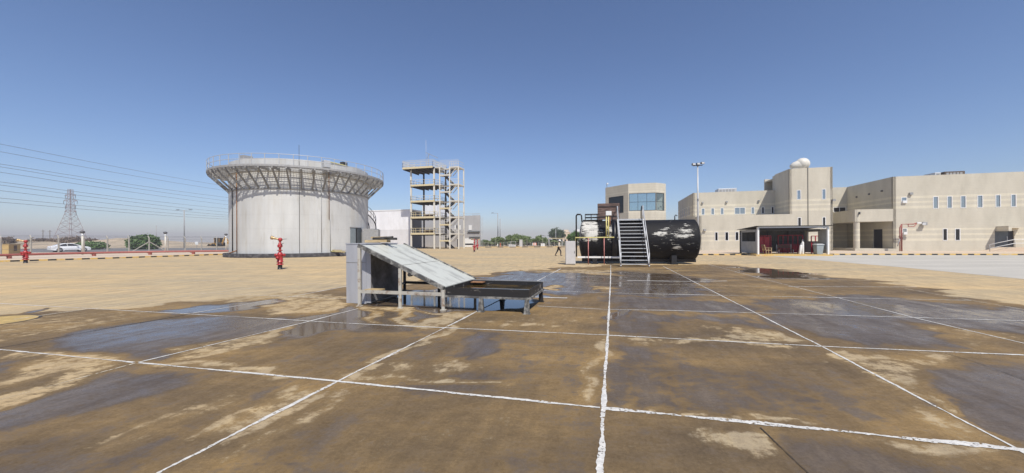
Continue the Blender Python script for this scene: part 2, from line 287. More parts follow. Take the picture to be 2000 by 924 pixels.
# ------------------------------------------------------------------ mesh builder
def root_of(o):
    while o.parent: o = o.parent
    return o
class MB:
    def __init__(s): s.v = []; s.f = []; s.mi = []; s.cur = 0; s.sm = []; s.smooth = False
    def add(s, vs, fs):
        b = len(s.v); s.v += [tuple(v) for v in vs]
        for f in fs: s.f.append(tuple(i + b for i in f)); s.mi.append(s.cur); s.sm.append(s.smooth)
        return s
    def quad(s, a, b, c, d): return s.add([a, b, c, d], [(0, 1, 2, 3)])
    def box(s, c, size, rz=0.0, ry=0.0):
        hx, hy, hz_ = size[0] / 2, size[1] / 2, size[2] / 2
        R = Matrix.Rotation(rz, 3, 'Z') @ Matrix.Rotation(ry, 3, 'Y'); c = Vector(c)
        vs = [c + R @ Vector((x * hx, y * hy, z * hz_)) for x in (-1, 1) for y in (-1, 1) for z in (-1, 1)]
        return s.add(vs, [(0, 1, 3, 2), (4, 6, 7, 5), (0, 4, 5, 1), (2, 3, 7, 6), (0, 2, 6, 4), (1, 5, 7, 3)])
    def obox(s, O, U, Vv, W, u, v, w_):
        """box spanned by axes, with ranges (lo, hi)"""
        vs = [O + U * a + Vv * b + W * c for a in u for b in v for c in w_]
        return s.add(vs, [(0, 1, 3, 2), (4, 6, 7, 5), (0, 4, 5, 1), (2, 3, 7, 6), (0, 2, 6, 4), (1, 5, 7, 3)])
    def bar(s, a, b, wd, ht=None, up=(0, 0, 1)):
        a, b = Vector(a), Vector(b); ht = wd if ht is None else ht
        d = (b - a).normalized(); up = Vector(up)
        if abs(d.dot(up)) > 0.98: up = Vector((0, 1, 0)) if abs(d.y) < 0.9 else Vector((1, 0, 0))
        x = d.cross(up).normalized(); y = x.cross(d).normalized()
        vs = []
        for p in (a, b):
            for i, j in ((-1, -1), (1, -1), (1, 1), (-1, 1)): vs.append(p + x * (i * wd / 2) + y * (j * ht / 2))
        return s.add(vs, [(0, 3, 2, 1), (4, 5, 6, 7), (0, 1, 5, 4), (1, 2, 6, 5), (2, 3, 7, 6), (3, 0, 4, 7)])
    def tube(s, pts, r, n=8, caps=True):
        pts = [Vector(p) for p in pts]; rs = r if hasattr(r, '__len__') else [r] * len(pts)
        vs = []; px = None
        for i, p in enumerate(pts):
            d = (pts[min(i + 1, len(pts) - 1)] - pts[max(i - 1, 0)]).normalized()
            if px is None:
                u = Vector((0, 0, 1)) if abs(d.z) < 0.9 else Vector((1, 0, 0)); px = d.cross(u).normalized()
            px = (px - d * px.dot(d)).normalized(); py = d.cross(px)
            for k in range(n):
                a = 2 * PI * k / n; vs.append(p + px * (math.cos(a) * rs[i]) + py * (math.sin(a) * rs[i]))
        fs = []
        for i in range(len(pts) - 1):
            for k in range(n):
                k2 = (k + 1) % n; fs.append((i * n + k, i * n + k2, (i + 1) * n + k2, (i + 1) * n + k))
        sm = s.smooth; s.smooth = True; b = len(s.v); s.add(vs, fs); s.smooth = False
        if caps:
            s.f.append(tuple(b + k for k in range(n))[::-1]); s.mi.append(s.cur); s.sm.append(False)
            s.f.append(tuple(b + (len(pts) - 1) * n + k for k in range(n))); s.mi.append(s.cur); s.sm.append(False)
        s.smooth = sm; return s
    def lathe(s, prof, c=(0, 0, 0), axis=(0, 0, 1), n=24, a0=0, a1=2 * PI):
        c = Vector(c); ax = Vector(axis).normalized()
        u = ax.orthogonal().normalized(); v = ax.cross(u)
        full = abs(a1 - a0 - 2 * PI) < 1e-6; m = n if full else n + 1
        vs = [c + ax * h + (u * math.cos(a0 + (a1 - a0) * k / n) + v * math.sin(a0 + (a1 - a0) * k / n)) * r for r, h in prof for k in range(m)]
        fs = []
        for i in range(len(prof) - 1):
            for k in range(n):
                k2 = (k + 1) % m; fs.append((i * m + k, i * m + k2, (i + 1) * m + k2, (i + 1) * m + k))
        sm = s.smooth; s.smooth = True; s.add(vs, fs); s.smooth = sm; return s
    def prism(s, poly, z0, z1):
        n = len(poly); vs = [(p[0], p[1], z0) for p in poly] + [(p[0], p[1], z1) for p in poly]
        return s.add(vs, [tuple(range(n))[::-1], tuple(range(n, 2 * n))] + [(i, (i + 1) % n, n + (i + 1) % n, n + i) for i in range(n)])
    def sphere(s, c, r, n=12, sc=(1, 1, 1)):
        c = Vector(c); vs = []; m = n // 2
        for i in range(m + 1):
            th = PI * i / m
            for k in range(n):
                ph = 2 * PI * k / n; vs.append(c + Vector((math.sin(th) * math.cos(ph) * r * sc[0], math.sin(th) * math.sin(ph) * r * sc[1], math.cos(th) * r * sc[2])))
        fs = [(i * n + k, i * n + (k + 1) % n, (i + 1) * n + (k + 1) % n, (i + 1) * n + k) for i in range(m) for k in range(n)]
        sm = s.smooth; s.smooth = True; s.add(vs, fs); s.smooth = sm; return s
    def build(s, name, mats, parent=None, bevel=0.0, fix=True):
        me = bpy.data.meshes.new(name)
        vs = s.v
        if parent is not None:
            inv = root_of(parent).matrix_basis.inverted(); vs = [tuple(inv @ Vector(v)) for v in s.v]
        me.from_pydata(vs, [], s.f)
        for m in (mats if isinstance(mats, (list, tuple)) else [mats]): me.materials.append(M[m] if isinstance(m, str) else m)
        me.polygons.foreach_set('material_index', s.mi); me.polygons.foreach_set('use_smooth', s.sm); me.update()
        if fix:
            bm = bmesh.new(); bm.from_mesh(me); bmesh.ops.recalc_face_normals(bm, faces=bm.faces); bm.to_mesh(me); bm.free()
        o = bpy.data.objects.new(name, me); COL.objects.link(o)
        if parent is not None: o.parent = parent
        if bevel:
            b = o.modifiers.new('bevel', 'BEVEL'); b.width = bevel; b.segments = 2; b.limit_method = 'ANGLE'; b.angle_limit = 0.7
        return o
def tag(o, label=None, cat=None, group=None, kind=None):
    if label: o['label'] = label
    if cat: o['category'] = cat
    if group: o['group'] = group
    if kind: o['kind'] = kind
    return o
def thing(name, loc, label, cat, group=None, rz=0.0):
    o = bpy.data.objects.new(name, None); o.empty_display_size = 0.3; COL.objects.link(o)
    o.location = loc; o.rotation_euler = (0, 0, rz)
    o.matrix_basis = Matrix.Translation(Vector(loc)) @ Matrix.Rotation(rz, 4, 'Z')
    return tag(o, label, cat, group)
def copy_tree(o, parent=None):
    c = o.copy(); COL.objects.link(c)
    if parent is not None: c.parent = parent
    for ch in [x for x in bpy.data.objects if x.parent is o]: copy_tree(ch, c)
    return c
def place(o, loc, rz=0.0, sc=1.0, label=None):
    o.location = loc; o.rotation_euler = (0, 0, rz); o.scale = (sc, sc, sc)
    if label: o['label'] = label
    return o
Zv = Vector((0, 0, 1))

# ------------------------------------------------------------------ ground, yard, roads
gm = MB(); S = 3500
gm.add([(-S, -300, -0.03), (S, -300, -0.03), (S, S, -0.03), (-S, S, -0.03)], [(0, 1, 2, 3)])
tag(gm.build('ground', 'sand'), kind='structure')

def poly_sd(P, poly):
    """signed distance, positive inside; P (N,2)"""
    n = len(poly); d = np.full(len(P), 1e9); inside = np.zeros(len(P), bool)
    for i in range(n):
        a = np.array(poly[i]); b = np.array(poly[(i + 1) % n]); e = b - a; wv = P - a
        tt = np.clip((wv @ e) / max(e @ e, 1e-9), 0, 1); q = wv - tt[:, None] * e; d = np.minimum(d, np.hypot(q[:, 0], q[:, 1]))
        c1 = (a[1] > P[:, 1]) != (b[1] > P[:, 1])
        with np.errstate(divide='ignore', invalid='ignore'):
            xi = (b[0] - a[0]) * (P[:, 1] - a[1]) / (b[1] - a[1]) + a[0]
        inside ^= c1 & (P[:, 0] < xi)
    return np.where(inside, d, -d)
def gpoly(pts): return [V2(G(x, y)) for x, y in pts]
BASE = [(-600, 640), (0, 614), (120, 603), (260, 604), (330, 594), (450, 584), (560, 573), (680, 562), (780, 556), (900, 539), (1010, 529), (1100, 523), (1200, 517), (1370, 515),
        (1480, 522), (1560, 533), (1700, 547), (1800, 561), (1950, 590), (2100, 612), (2600, 760), (5000, 1500), (3000, 3500), (-1500, 3500), (-4000, 1500)]
PATCH = [  # value, softness (m), pixels
    (.35, .3, [(-300, 640), (240, 604), (330, 612), (180, 640), (0, 668), (-300, 720)]),
    (.56, .2, [(640, 800), (1160, 830), (1165, 1000), (400, 1000), (480, 930)]),
    (.42, .3, [(700, 790), (1000, 800), (1100, 860), (900, 920), (650, 900)]),
    (.66, .2, [(1195, 670), (1300, 672), (1330, 740), (1290, 790), (1190, 792)]),
    (.60, .3, [(1250, 700), (1500, 720), (1700, 800), (1500, 815), (1200, 790)]),
    (.45, .3, [(1250, 672), (1560, 690), (1640, 740), (1500, 730), (1320, 710)]),
    (.70, .15, [(0, 790), (270, 722), (400, 735), (330, 770), (200, 800), (-100, 850)]),
    (.62, .2, [(-100, 890), (200, 840), (420, 775), (560, 760), (430, 830), (250, 920), (-100, 1000)]),
    (.34, .2, [(100, 880), (330, 800), (470, 765), (520, 762), (400, 815), (200, 890)]),
    (.68, .15, [(120, 668), (300, 640), (480, 620), (640, 638), (560, 660), (420, 690), (300, 700), (150, 692)]),
    (.80, .2, [(190, 640), (380, 621), (560, 618), (640, 628), (570, 652), (430, 642), (300, 668), (110, 690), (100, 672)]),
    (.30, .1, [(330, 680), (480, 652), (560, 655), (440, 690), (360, 695)]),
    (.88, .15, [(330, 603), (470, 592), (540, 579), (620, 576), (560, 589), (440, 611), (340, 613)]),
    (.10, .2, [(400, 583), (540, 571), (700, 577), (690, 602), (560, 612), (480, 602), (560, 588)]),
    (.12, .15, [(470, 590), (560, 577), (480, 578), (400, 587)]),
    (.93, .12, [(570, 640), (600, 620), (690, 595), (720, 612), (760, 640), (640, 652), (580, 658)]),
    (.80, .12, [(690, 622), (800, 632), (790, 655), (700, 648)]),
    (.50, .3, [(640, 655), (900, 640), (1150, 665), (1165, 780), (900, 750), (700, 740)]),
    (.10, .1, [(690, 598), (870, 607), (950, 613), (880, 632), (790, 640), (700, 622)]),
    (.78, .08, [(720, 604), (760, 612), (800, 634), (770, 634), (740, 618)]),
    (.78, .08, [(800, 606), (870, 612), (830, 630), (815, 620)]),
    (.99, .1, [(755, 601), (860, 607), (1025, 607), (1065, 580), (930, 556), (800, 573), (700, 590)]),
    (.40, .2, [(1030, 600), (1180, 608), (1180, 650), (950, 640), (900, 622)]),
    (.22, .05, [(1000, 634), (1088, 636), (1120, 633), (1100, 640), (1000, 639)]),
    (.76, .12, [(907, 648), (950, 650), (965, 690), (930, 720), (912, 690)]),
    (.66, .15, [(830, 738), (960, 732), (990, 765), (850, 772), (760, 755)]),
    (.24, .15, [(748, 730), (775, 702), (833, 698), (822, 718), (760, 745)]),
    (.24, .15, [(835, 742), (860, 708), (930, 700), (944, 725), (880, 735)]),
    (.16, .04, [(1150, 665), (1176, 655), (1170, 780), (1155, 790), (1145, 720)]),
    (.08, .10, [(-100, 800), (0, 770), (120, 735), (185, 703), (258, 709), (150, 750), (0, 803)]),
    (.20, .2, [(0, 690), (200, 702), (120, 730), (-50, 760)]),
    (.62, .2, [(-100, 700), (60, 705), (0, 740), (-100, 750)]),
    (.12, .06, [(285, 699), (420, 706), (620, 741), (560, 741), (400, 720)]),
    (.20, .12, [(600, 748), (655, 748), (560, 800), (430, 858), (300, 880), (420, 815)]),
    (.06, .06, [(640, 752), (658, 748), (560, 800), (430, 870), (380, 885)]),
    (.18, .10, [(655, 765), (700, 748), (570, 835), (430, 905), (480, 860)]),
    (.79, .3, [(930, 547), (1010, 531), (1130, 533), (1190, 540), (1190, 562), (1130, 577), (1062, 572), (1000, 560)]),
    (.15, .2, [(1010, 528), (1190, 527), (1190, 538), (1100, 533)]),
    (.10, .12, [(1075, 556), (1110, 557), (1100, 566), (1068, 563)]), (.2, .12, [(1160, 558), (1190, 560), (1185, 568), (1150, 566)]),
    (.86, .4, [(1200, 528), (1350, 538), (1400, 560), (1345, 580), (1200, 576)]),
    (.38, .3, [(1200, 522), (1350, 524), (1350, 535), (1200, 530)]),
    (.70, .3, [(1195, 580), (1440, 588), (1480, 612), (1195, 604)]),
    (.66, .3, [(1195, 612), (1460, 617), (1560, 662), (1400, 648), (1200, 650)]),
    (.98, .1, [(1195, 606), (1225, 607), (1225, 624), (1195, 622)]),
    (.42, .2, [(1370, 620), (1460, 640), (1540, 668), (1400, 660), (1250, 655)]),
    (.08, .12, [(1430, 640), (1500, 642), (1555, 664), (1545, 671), (1470, 668), (1400, 660)]),
    (.22, .15, [(1200, 655), (1290, 660), (1280, 676), (1230, 672)]),
    (.74, .4, [(1500, 588), (1700, 575), (1850, 592), (1990, 630), (2080, 690), (1650, 672), (1500, 622)]),
    (.86, .3, [(1540, 590), (1640, 586), (1780, 600), (1830, 622), (1700, 618), (1560, 606)]),
    (.40, .4, [(1350, 550), (1500, 552), (1620, 570), (1500, 580), (1400, 570)]),
    (.38, .3, [(1750, 625), (2000, 655), (2100, 700), (1900, 685)]),
    (.84, .3, [(1830, 605), (1960, 600), (2100, 618), (2100, 650), (1950, 635)]),
    (.95, .3, [(1440, 520), (1560, 530), (1620, 548), (1480, 540)]),
    (.30, .25, [(1620, 684), (1900, 695), (1880, 722), (1800, 765), (1700, 735)]),
    (.72, .25, [(1830, 722), (2050, 722), (2300, 950), (1990, 862), (1800, 790)]),
    (.18, .15, [(1750, 785), (1870, 825), (1990, 872), (1900, 868), (1800, 830)]),
    (.10, .06, [(1320, 824), (1480, 836), (1502, 882), (1400, 872), (1330, 852)]),
    (.18, .06, [(1640, 845), (1700, 862), (1690, 885), (1655, 862)]),
    (.14, .10, [(1700, 860), (1950, 878), (2000, 900), (1800, 890)]),
    (.66, .2, [(1500, 850), (1650, 860), (1900, 930), (1600, 1000), (1530, 900)]),
    (.16, .03, [(1176, 665), (1166, 668), (1150, 740), (1140, 788), (1158, 790), (1168, 720)]),
    (.14, .03, [(680, 752), (700, 740), (880, 640), (905, 622), (880, 628), (700, 722), (670, 742)]),
    (.18, .03, [(700, 738), (860, 752), (1000, 764), (1000, 757), (840, 742), (720, 728)]),
    (.12, .03, [(1200, 790), (1400, 812), (1600, 832), (1600, 824), (1400, 800)]),
    (.16, .03, [(1620, 690), (1700, 735), (1850, 815), (1860, 810), (1720, 728), (1640, 684)]),
    (.14, .03, [(1210, 662), (1400, 672), (1560, 682), (1560, 676), (1400, 664), (1220, 656)]),
    (.14, .03, [(380, 700), (520, 660), (600, 638), (600, 632), (520, 650), (360, 695)]),
    (.12, .04, [(20, 690), (180, 705), (250, 712), (250, 704), (180, 696), (30, 684)]),
    (.85, .08, [(30, 609), (70, 604), (80, 605), (45, 611)]),
]
def graded(lo, hi, f0, f1, fine, coarse):
    a = list(np.arange(lo, f0, coarse)); b = list(np.arange(f0, f1, fine)); c = list(np.arange(f1, hi + coarse, coarse)); return np.array(a + b + c)
xs = graded(-75, 85, -20, 26, 0.095, 2.5); ys = graded(-8, 106, 1, 25, 0.095, 2.5)
XX, YY = np.meshgrid(xs, ys, indexing='ij'); P = np.stack([XX.ravel(), YY.ravel()], 1)
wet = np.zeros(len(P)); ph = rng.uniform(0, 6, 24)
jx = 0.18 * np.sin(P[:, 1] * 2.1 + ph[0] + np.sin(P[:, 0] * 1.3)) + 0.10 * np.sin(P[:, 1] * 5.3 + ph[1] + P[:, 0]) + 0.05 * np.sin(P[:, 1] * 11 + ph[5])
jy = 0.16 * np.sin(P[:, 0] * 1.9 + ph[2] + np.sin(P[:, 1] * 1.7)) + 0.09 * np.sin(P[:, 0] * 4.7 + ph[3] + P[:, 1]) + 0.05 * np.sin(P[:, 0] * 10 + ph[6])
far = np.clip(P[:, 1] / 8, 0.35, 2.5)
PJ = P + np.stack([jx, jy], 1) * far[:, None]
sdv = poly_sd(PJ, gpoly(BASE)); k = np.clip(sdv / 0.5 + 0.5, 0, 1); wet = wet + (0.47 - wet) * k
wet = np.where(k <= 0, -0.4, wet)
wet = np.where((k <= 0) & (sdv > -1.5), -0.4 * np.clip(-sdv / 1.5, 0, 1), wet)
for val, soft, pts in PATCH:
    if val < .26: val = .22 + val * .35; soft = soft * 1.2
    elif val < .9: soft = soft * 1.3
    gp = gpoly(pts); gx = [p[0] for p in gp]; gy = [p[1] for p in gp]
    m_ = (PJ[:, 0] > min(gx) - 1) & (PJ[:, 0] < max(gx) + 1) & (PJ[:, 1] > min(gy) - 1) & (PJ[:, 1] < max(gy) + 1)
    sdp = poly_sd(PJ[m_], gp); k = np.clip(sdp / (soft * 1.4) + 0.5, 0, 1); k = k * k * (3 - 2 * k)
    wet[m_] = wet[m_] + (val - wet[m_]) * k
me = bpy.data.meshes.new('concrete_yard')
nx, ny = len(xs), len(ys)
idx = np.arange(nx * ny).reshape(nx, ny)
q = np.stack([idx[:-1, :-1].ravel(), idx[1:, :-1].ravel(), idx[1:, 1:].ravel(), idx[:-1, 1:].ravel()], 1)
me.vertices.add(nx * ny); me.vertices.foreach_set('co', np.column_stack([P, np.zeros(len(P))]).ravel())
me.loops.add(q.size); me.loops.foreach_set('vertex_index', q.ravel().astype(np.int32))
me.polygons.add(len(q)); me.polygons.foreach_set('loop_start', np.arange(0, q.size, 4, dtype=np.int32))
me.update(calc_edges=True)
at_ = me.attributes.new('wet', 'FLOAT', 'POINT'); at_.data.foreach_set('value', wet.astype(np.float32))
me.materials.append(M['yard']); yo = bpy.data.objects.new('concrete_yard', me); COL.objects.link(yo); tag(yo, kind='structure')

# painted joints between the slabs (ragged hand-painted strips)
LZ = [0.004]
def resample(pts, step0):
    step0 = 0.018
    out = []
    for a, b in zip(pts[:-1], pts[1:]):
        L = (b - a).length; st = max(step0, 0.006 * (a.length + b.length) / 2); n = max(1, int(L / st))
        out += [a + (b - a) * (i / n) for i in range(n)]
    return out + [pts[-1]]
def strip(px, width, material, name='painted_joint_line', rag=0.35, z=None):
    rag *= 0.62; width *= (0.72 if abs(width - .05) < 1e-6 and 'line' in material and px[0][1] > 1000 else 0.86)
    pts = resample([G(x, y) for x, y in px], 0.03); vs = []; n = len(pts); w1 = w2 = 0
    zz = LZ[0] if z is None else z; LZ[0] += 0.0001
    for i, p in enumerate(pts):
        d = (pts[min(i + 1, n - 1)] - pts[max(i - 1, 0)]); d.normalize(); nn = Vector((-d.y, d.x, 0))
        s_ = 0.5 + 0.18 * math.sin(i * 0.11 + ph[4]) * rag / 0.35
        w1 = 0.9 * w1 + random.gauss(0, rag * 0.28) * width; w2 = 0.9 * w2 + random.gauss(0, rag * 0.28) * width
        a = max(0.12 * width, s_ * width + w1 + random.gauss(0, rag * .30) * width); b = max(0.12 * width, s_ * width + w2 + random.gauss(0, rag * .30) * width)
        vs += [p + nn * a + Zv * zz, p - nn * b + Zv * zz]
    me_ = MB().add(vs, [(2 * i, 2 * i + 1, 2 * i + 3, 2 * i + 2) for i in range(n - 1)])
    return tag(me_.build(name, material), kind='structure')
strip([(1160, 1100), (1172, 924), (1178, 797), (1187, 655), (1192, 560), (1193, 518)], .050, 'paint_line')
strip([(200, 980), (310, 924), (660, 745), (925, 612), (1015, 567), (1095, 525)], .046, 'paint_line')
strip([(2120, 947), (2000, 885), (1605, 677), (1390, 568), (1295, 520)], .036, 'paint_line')
strip([(1383, 516), (1484, 543.6), (1640, 582.6), (1782, 620), (2000, 671), (2300, 742)], .034, 'paint_line')
strip([(1768, 564), (1897, 587), (2000, 605), (2300, 662)], .04, 'paint_old')
strip([(-300, 860), (0, 781), (265, 709.5)], .022, 'paint_old', rag=0.6)
strip([(271, 708), (601, 628.5), (700, 603)], .040, 'paint_line')
strip([(376, 612), (551, 583), (700, 555)], .05, 'paint_line')
strip([(-200, 720), (0, 680), (206, 642), (376, 613)], .035, 'crack', 'slab_joint', rag=0.5)
strip([(27, 624), (184, 602), (404, 573), (520, 560)], .05, 'paint_old')
strip([(-250, 658), (0, 683), (262, 708)], .034, 'paint_line', rag=0.5)
strip([(272, 709), (660, 745), (1172, 797)], .042, 'paint_line')
strip([(1180, 797.5), (1985, 878), (2200, 901)], .056, 'paint_line', rag=0.45)
strip([(-250, 580), (0, 593), (376, 614), (700, 633), (1190, 655)], .038, 'paint_line')
strip([(1190, 655.3), (1605, 677), (2000, 694), (2300, 707)], .046, 'paint_line')
strip([(60, 559), (413, 573), (700, 585)], .05, 'paint_old')
strip([(1050, 598), (1190, 605), (1300, 606.5), (1460, 611), (2000, 627), (2300, 638)], .042, 'paint_line')
strip([(1060, 568), (1190, 572.5), (1401, 577), (1640, 582), (1897, 587)], .05, 'paint_line', rag=0.5)
strip([(1060, 551), (1190, 554), (1345, 557), (1500, 560)], .055, 'paint_old')
strip([(1135, 540), (1190, 542), (1225, 543)], .05, 'paint_line'); strip([(1225, 548), (1345, 550), (1420, 549)], .14, 'paint_line', rag=0.15)
strip([(1020, 530), (1190, 532.5)], .06, 'paint_line')
strip([(1300, 520.5), (1420, 522)], .06, 'paint_old'); strip([(1540, 560), (1680, 560.5), (1790, 561)], .06, 'paint_line')
strip([(1480, 543), (1560, 546), (1700, 548)], .06, 'paint_old')
strip([(380, 548), (560, 553), (700, 557)], .05, 'paint_old')
strip([(250, 566), (560, 540), (800, 520), (1010, 500)], .05, 'paint_old'); strip([(0, 541), (420, 549)], .05, 'paint_old'); strip([(560, 531), (900, 536)], .05, 'paint_old'); strip([(640, 517), (1060, 520)], .05, 'crack', 'slab_joint')
strip([(1040, 580.5), (1108, 582.5)], .12, 'paint_line', rag=0.1)
strip([(1485, 836), (1520, 870), (1600, 945)], .010, 'crack', 'slab_crack', rag=0.4)
strip([(1845, 690), (1900, 706), (2000, 742), (2100, 790)], .008, 'crack', 'slab_crack', rag=0.4)
mk = MB(); c0 = G(-32, 629); mk.lathe([(0.001, 0.0030), (0.74, 0.0030)], c0, n=40)
tag(mk.build('yellow_painted_circle', 'yellow_mark'), kind='structure')
mk = MB(); mk.lathe([(0.74, 0.0032), (0.80, 0.0032)], c0, n=40); tag(mk.build('painted_circle_edge', 'crack'), kind='structure')

rd = MB(); pp = [G(x, y, 0.004) for x, y in [(1500, 500), (1760, 522), (2000, 545), (2400, 590)]]
rd.add(pp + [Vector((95, 22, .004)), Vector((95, 34.5, 0.004)), G(2000, 498.4, 0.004), G(1640, 497.8, .004)], [tuple(range(8))])
tag(rd.build('pale_access_road', 'newroad'), kind='structure')

# kerbs: (front bottom points) , period
def kerb(pts, back, name='kerb', h=0.15, period=1.05, wdt=0.3, gap=None, yellow=True):
    mb = MB(); acc = 0
    for a, b in zip(pts[:-1], pts[1:]):
        d = (b - a); L = d.length; d.normalize(); nn = back.normalized(); n = max(1, int(L / (period / 2)))
        for i in range(n):
            p0 = a + d * (L * i / n); p1 = a + d * (L * (i + 1) / n); acc += 1
            blk = acc % 2 == 0
            mb.cur = 1 if blk else 0
            if gap and random.random() < gap: mb.cur = 0
            mb.quad(p0, p1, p1 + Zv * h * .94, p0 + Zv * h * .94)
            mb.cur = 0
            mb.quad(p0 + Zv * h * .94, p1 + Zv * h * .94, p1 + Zv * h + nn * .015, p0 + Zv * h + nn * .015)
            mb.quad(p0 + Zv * h + nn * .015, p1 + Zv * h + nn * .015, p1 + nn * wdt + Zv * h, p0 + nn * wdt + Zv * h)
            mb.quad(p0 + nn * wdt + Zv * h, p1 + nn * wdt + Zv * h, p1 + nn * wdt, p0 + nn * wdt)
    return tag(mb.build(name, ['kerb_y', 'kerb_k'], fix=False), kind='structure')
KL = [G(-420, 526), G(0, 512), G(220, 505.2), G(434, 497.8)]
KL.append(KL[-1] + (KL[-1] - KL[-2]).normalized() * 45)
kd = (KL[3] - KL[1]).normalized(); KN = Vector((-kd.y, kd.x, 0))
kerb(KL, KN)
KR = [G(1352, 498.3), G(1480, 498.6), G(1640, 498.2), G(2000, 498.5)]; KR.append(KR[-1] + (KR[-1] - KR[-2]).normalized() * 30)
kr = (KR[3] - KR[0]).normalized(); KRN = Vector((-kr.y, kr.x, 0))
kerb(KR, KRN, gap=0.12)
KF = [G(936, 483.4), G(1140, 482.6)]; KF = [KF[0], KF[1], KF[1] + (KF[1] - KF[0]).normalized() * 60]
kerb(KF, Vector((0, 1, 0)), period=3.0, wdt=0.5)
# verge left
vg = MB(); vz = 0.13
pl = [p + KN * 0.3 + Zv * vz for p in KL]
vg.add(pl + [Vector((pl[-1].x - 10, 300, vz)), Vector((-900, 300, vz)), Vector((-900, 0, vz))], [tuple(range(len(pl) + 3))])
tag(vg.build('left_verge', 'verge'), kind='structure')
vr = MB(); pr = [p + KRN * 0.3 + Zv * 0.13 for p in KR]
vr.add(pr + [Vector((130, 90, .13)), Vector((20, 110, .13))], [tuple(range(len(pr) + 2))])
tag(vr.build('building_apron', 'verge'), kind='structure')
rdl = MB(); zz = 0.145
rp = [G(x, y, zz) for x, y in [(-500, 496), (0, 493.5), (300, 491.0), (460, 489.2), (470, 482.3), (300, 483.2), (0, 485.5), (-500, 488)]]
rdl.add(rp, [tuple(range(8))]); tag(rdl.build('highway_road', 'asphalt'), kind='structure')

# dunes on the left
dm = MB(); X0, X1, Y0, Y1 = -520, -50, 98, 330; NXd, NYd = 150, 60; vs = []
def fb(x, y):
    return (math.sin(x * .045 + 1.3) * math.sin(y * .06 + .4) + .5 * math.sin(x * .11 + y * .07) + .35 * math.sin(x * .23 - y * .17 + 2) + .2 * math.sin(x * .51 + y * .4)) / 2
for i in range(NXd + 1):
    for j in range(NYd + 1):
        x = X0 + (X1 - X0) * i / NXd; y = Y0 + (Y1 - Y0) * j / NYd
        u = x / y                                  # lower towards the tank
        amp = 3.2 * min(1, max(0.22, (-u - 0.62) / 0.42))
        e = min(1, max(0, (y - 104) / 22)) * min(1, (Y1 - y) / 60 + 0.2) * min(1, max(0, (-50 - x) / 25))
        vs.append((x, y, 0.10 + e * amp * (0.62 + 0.45 * fb(x, y)) + e * 0.12 * random.random()))
fs = [(i * (NYd + 1) + j, (i + 1) * (NYd + 1) + j, (i + 1) * (NYd + 1) + j + 1, i * (NYd + 1) + j + 1) for i in range(NXd) for j in range(NYd)]
dm.smooth = True; dm.add(vs, fs); tag(dm.build('sand_dunes', 'dune'), kind='structure')

# ------------------------------------------------------------------ dusty air
hm = MB(); hm.box((0, 700, 18.0), (3600, 1700, 40.0))
hzo = hm.build('haze', 'white'); tag(hzo, kind='stuff')
hmat = bpy.data.materials.new('dusty_air'); hmat.use_nodes = True; ht = hmat.node_tree
for n_ in list(ht.nodes):
    if n_.type == 'BSDF_PRINCIPLED': ht.nodes.remove(n_)
pv = ht.nodes.new('ShaderNodeVolumePrincipled'); pv.inputs['Density'].default_value = 0.0007; pv.inputs['Color'].default_value = (0.75, 0.72, 0.77, 1); pv.inputs['Anisotropy'].default_value = 0.0
ht.links.new(pv.outputs[0], ht.nodes['Material Output'].inputs['Volume'])
hzo.data.materials.clear(); hzo.data.materials.append(hmat)

# ------------------------------------------------------------------ wall helper with real openings
def wall(O, U, N, t0, t1, z0, z1, holes, material, parent, name='wall', depth=0.22):
    """vertical wall through O along U; N points inwards (behind). holes: (ta,tb,za,zb)"""
    mb = MB(); ts = sorted({t0, t1} | {h[0] for h in holes} | {h[1] for h in holes}); zs = sorted({z0, z1} | {h[2] for h in holes} | {h[3] for h in holes})
    ts = [t for t in ts if t0 - 1e-6 <= t <= t1 + 1e-6]; zs = [z for z in zs if z0 - 1e-6 <= z <= z1 + 1e-6]
    Pt = lambda t, s, z: O + U * t + N * s + Zv * z
    for a, b in zip(ts[:-1], ts[1:]):
        for c, d in zip(zs[:-1], zs[1:]):
            tm, zm = (a + b) / 2, (c + d) / 2
            if any(h[0] < tm < h[1] and h[2] < zm < h[3] for h in holes): continue
            mb.quad(Pt(a, 0, c), Pt(b, 0, c), Pt(b, 0, d), Pt(a, 0, d))
    for a, b, c, d in holes:
        mb.quad(Pt(a, 0, c), Pt(a, depth, c), Pt(a, depth, d), Pt(a, 0, d)); mb.quad(Pt(b, 0, c), Pt(b, depth, c), Pt(b, depth, d), Pt(b, 0, d))
        mb.quad(Pt(a, 0, c), Pt(b, 0, c), Pt(b, depth, c), Pt(a, depth, c)); mb.quad(Pt(a, 0, d), Pt(b, 0, d), Pt(b, depth, d), Pt(a, depth, d))
    # top, ends (thickness)
    T = 0.3
    mb.quad(Pt(t0, 0, z1), Pt(t1, 0, z1), Pt(t1, T, z1), Pt(t0, T, z1))
    mb.quad(Pt(t0, T, z0), Pt(t1, T, z0), Pt(t1, T, z1), Pt(t0, T, z1)) if not holes else None
    mb.quad(Pt(t0, 0, z0), Pt(t0, T, z0), Pt(t0, T, z1), Pt(t0, 0, z1)); mb.quad(Pt(t1, 0, z0), Pt(t1, T, z0), Pt(t1, T, z1), Pt(t1, 0, z1))
    return mb.build(name, material, parent, fix=False)
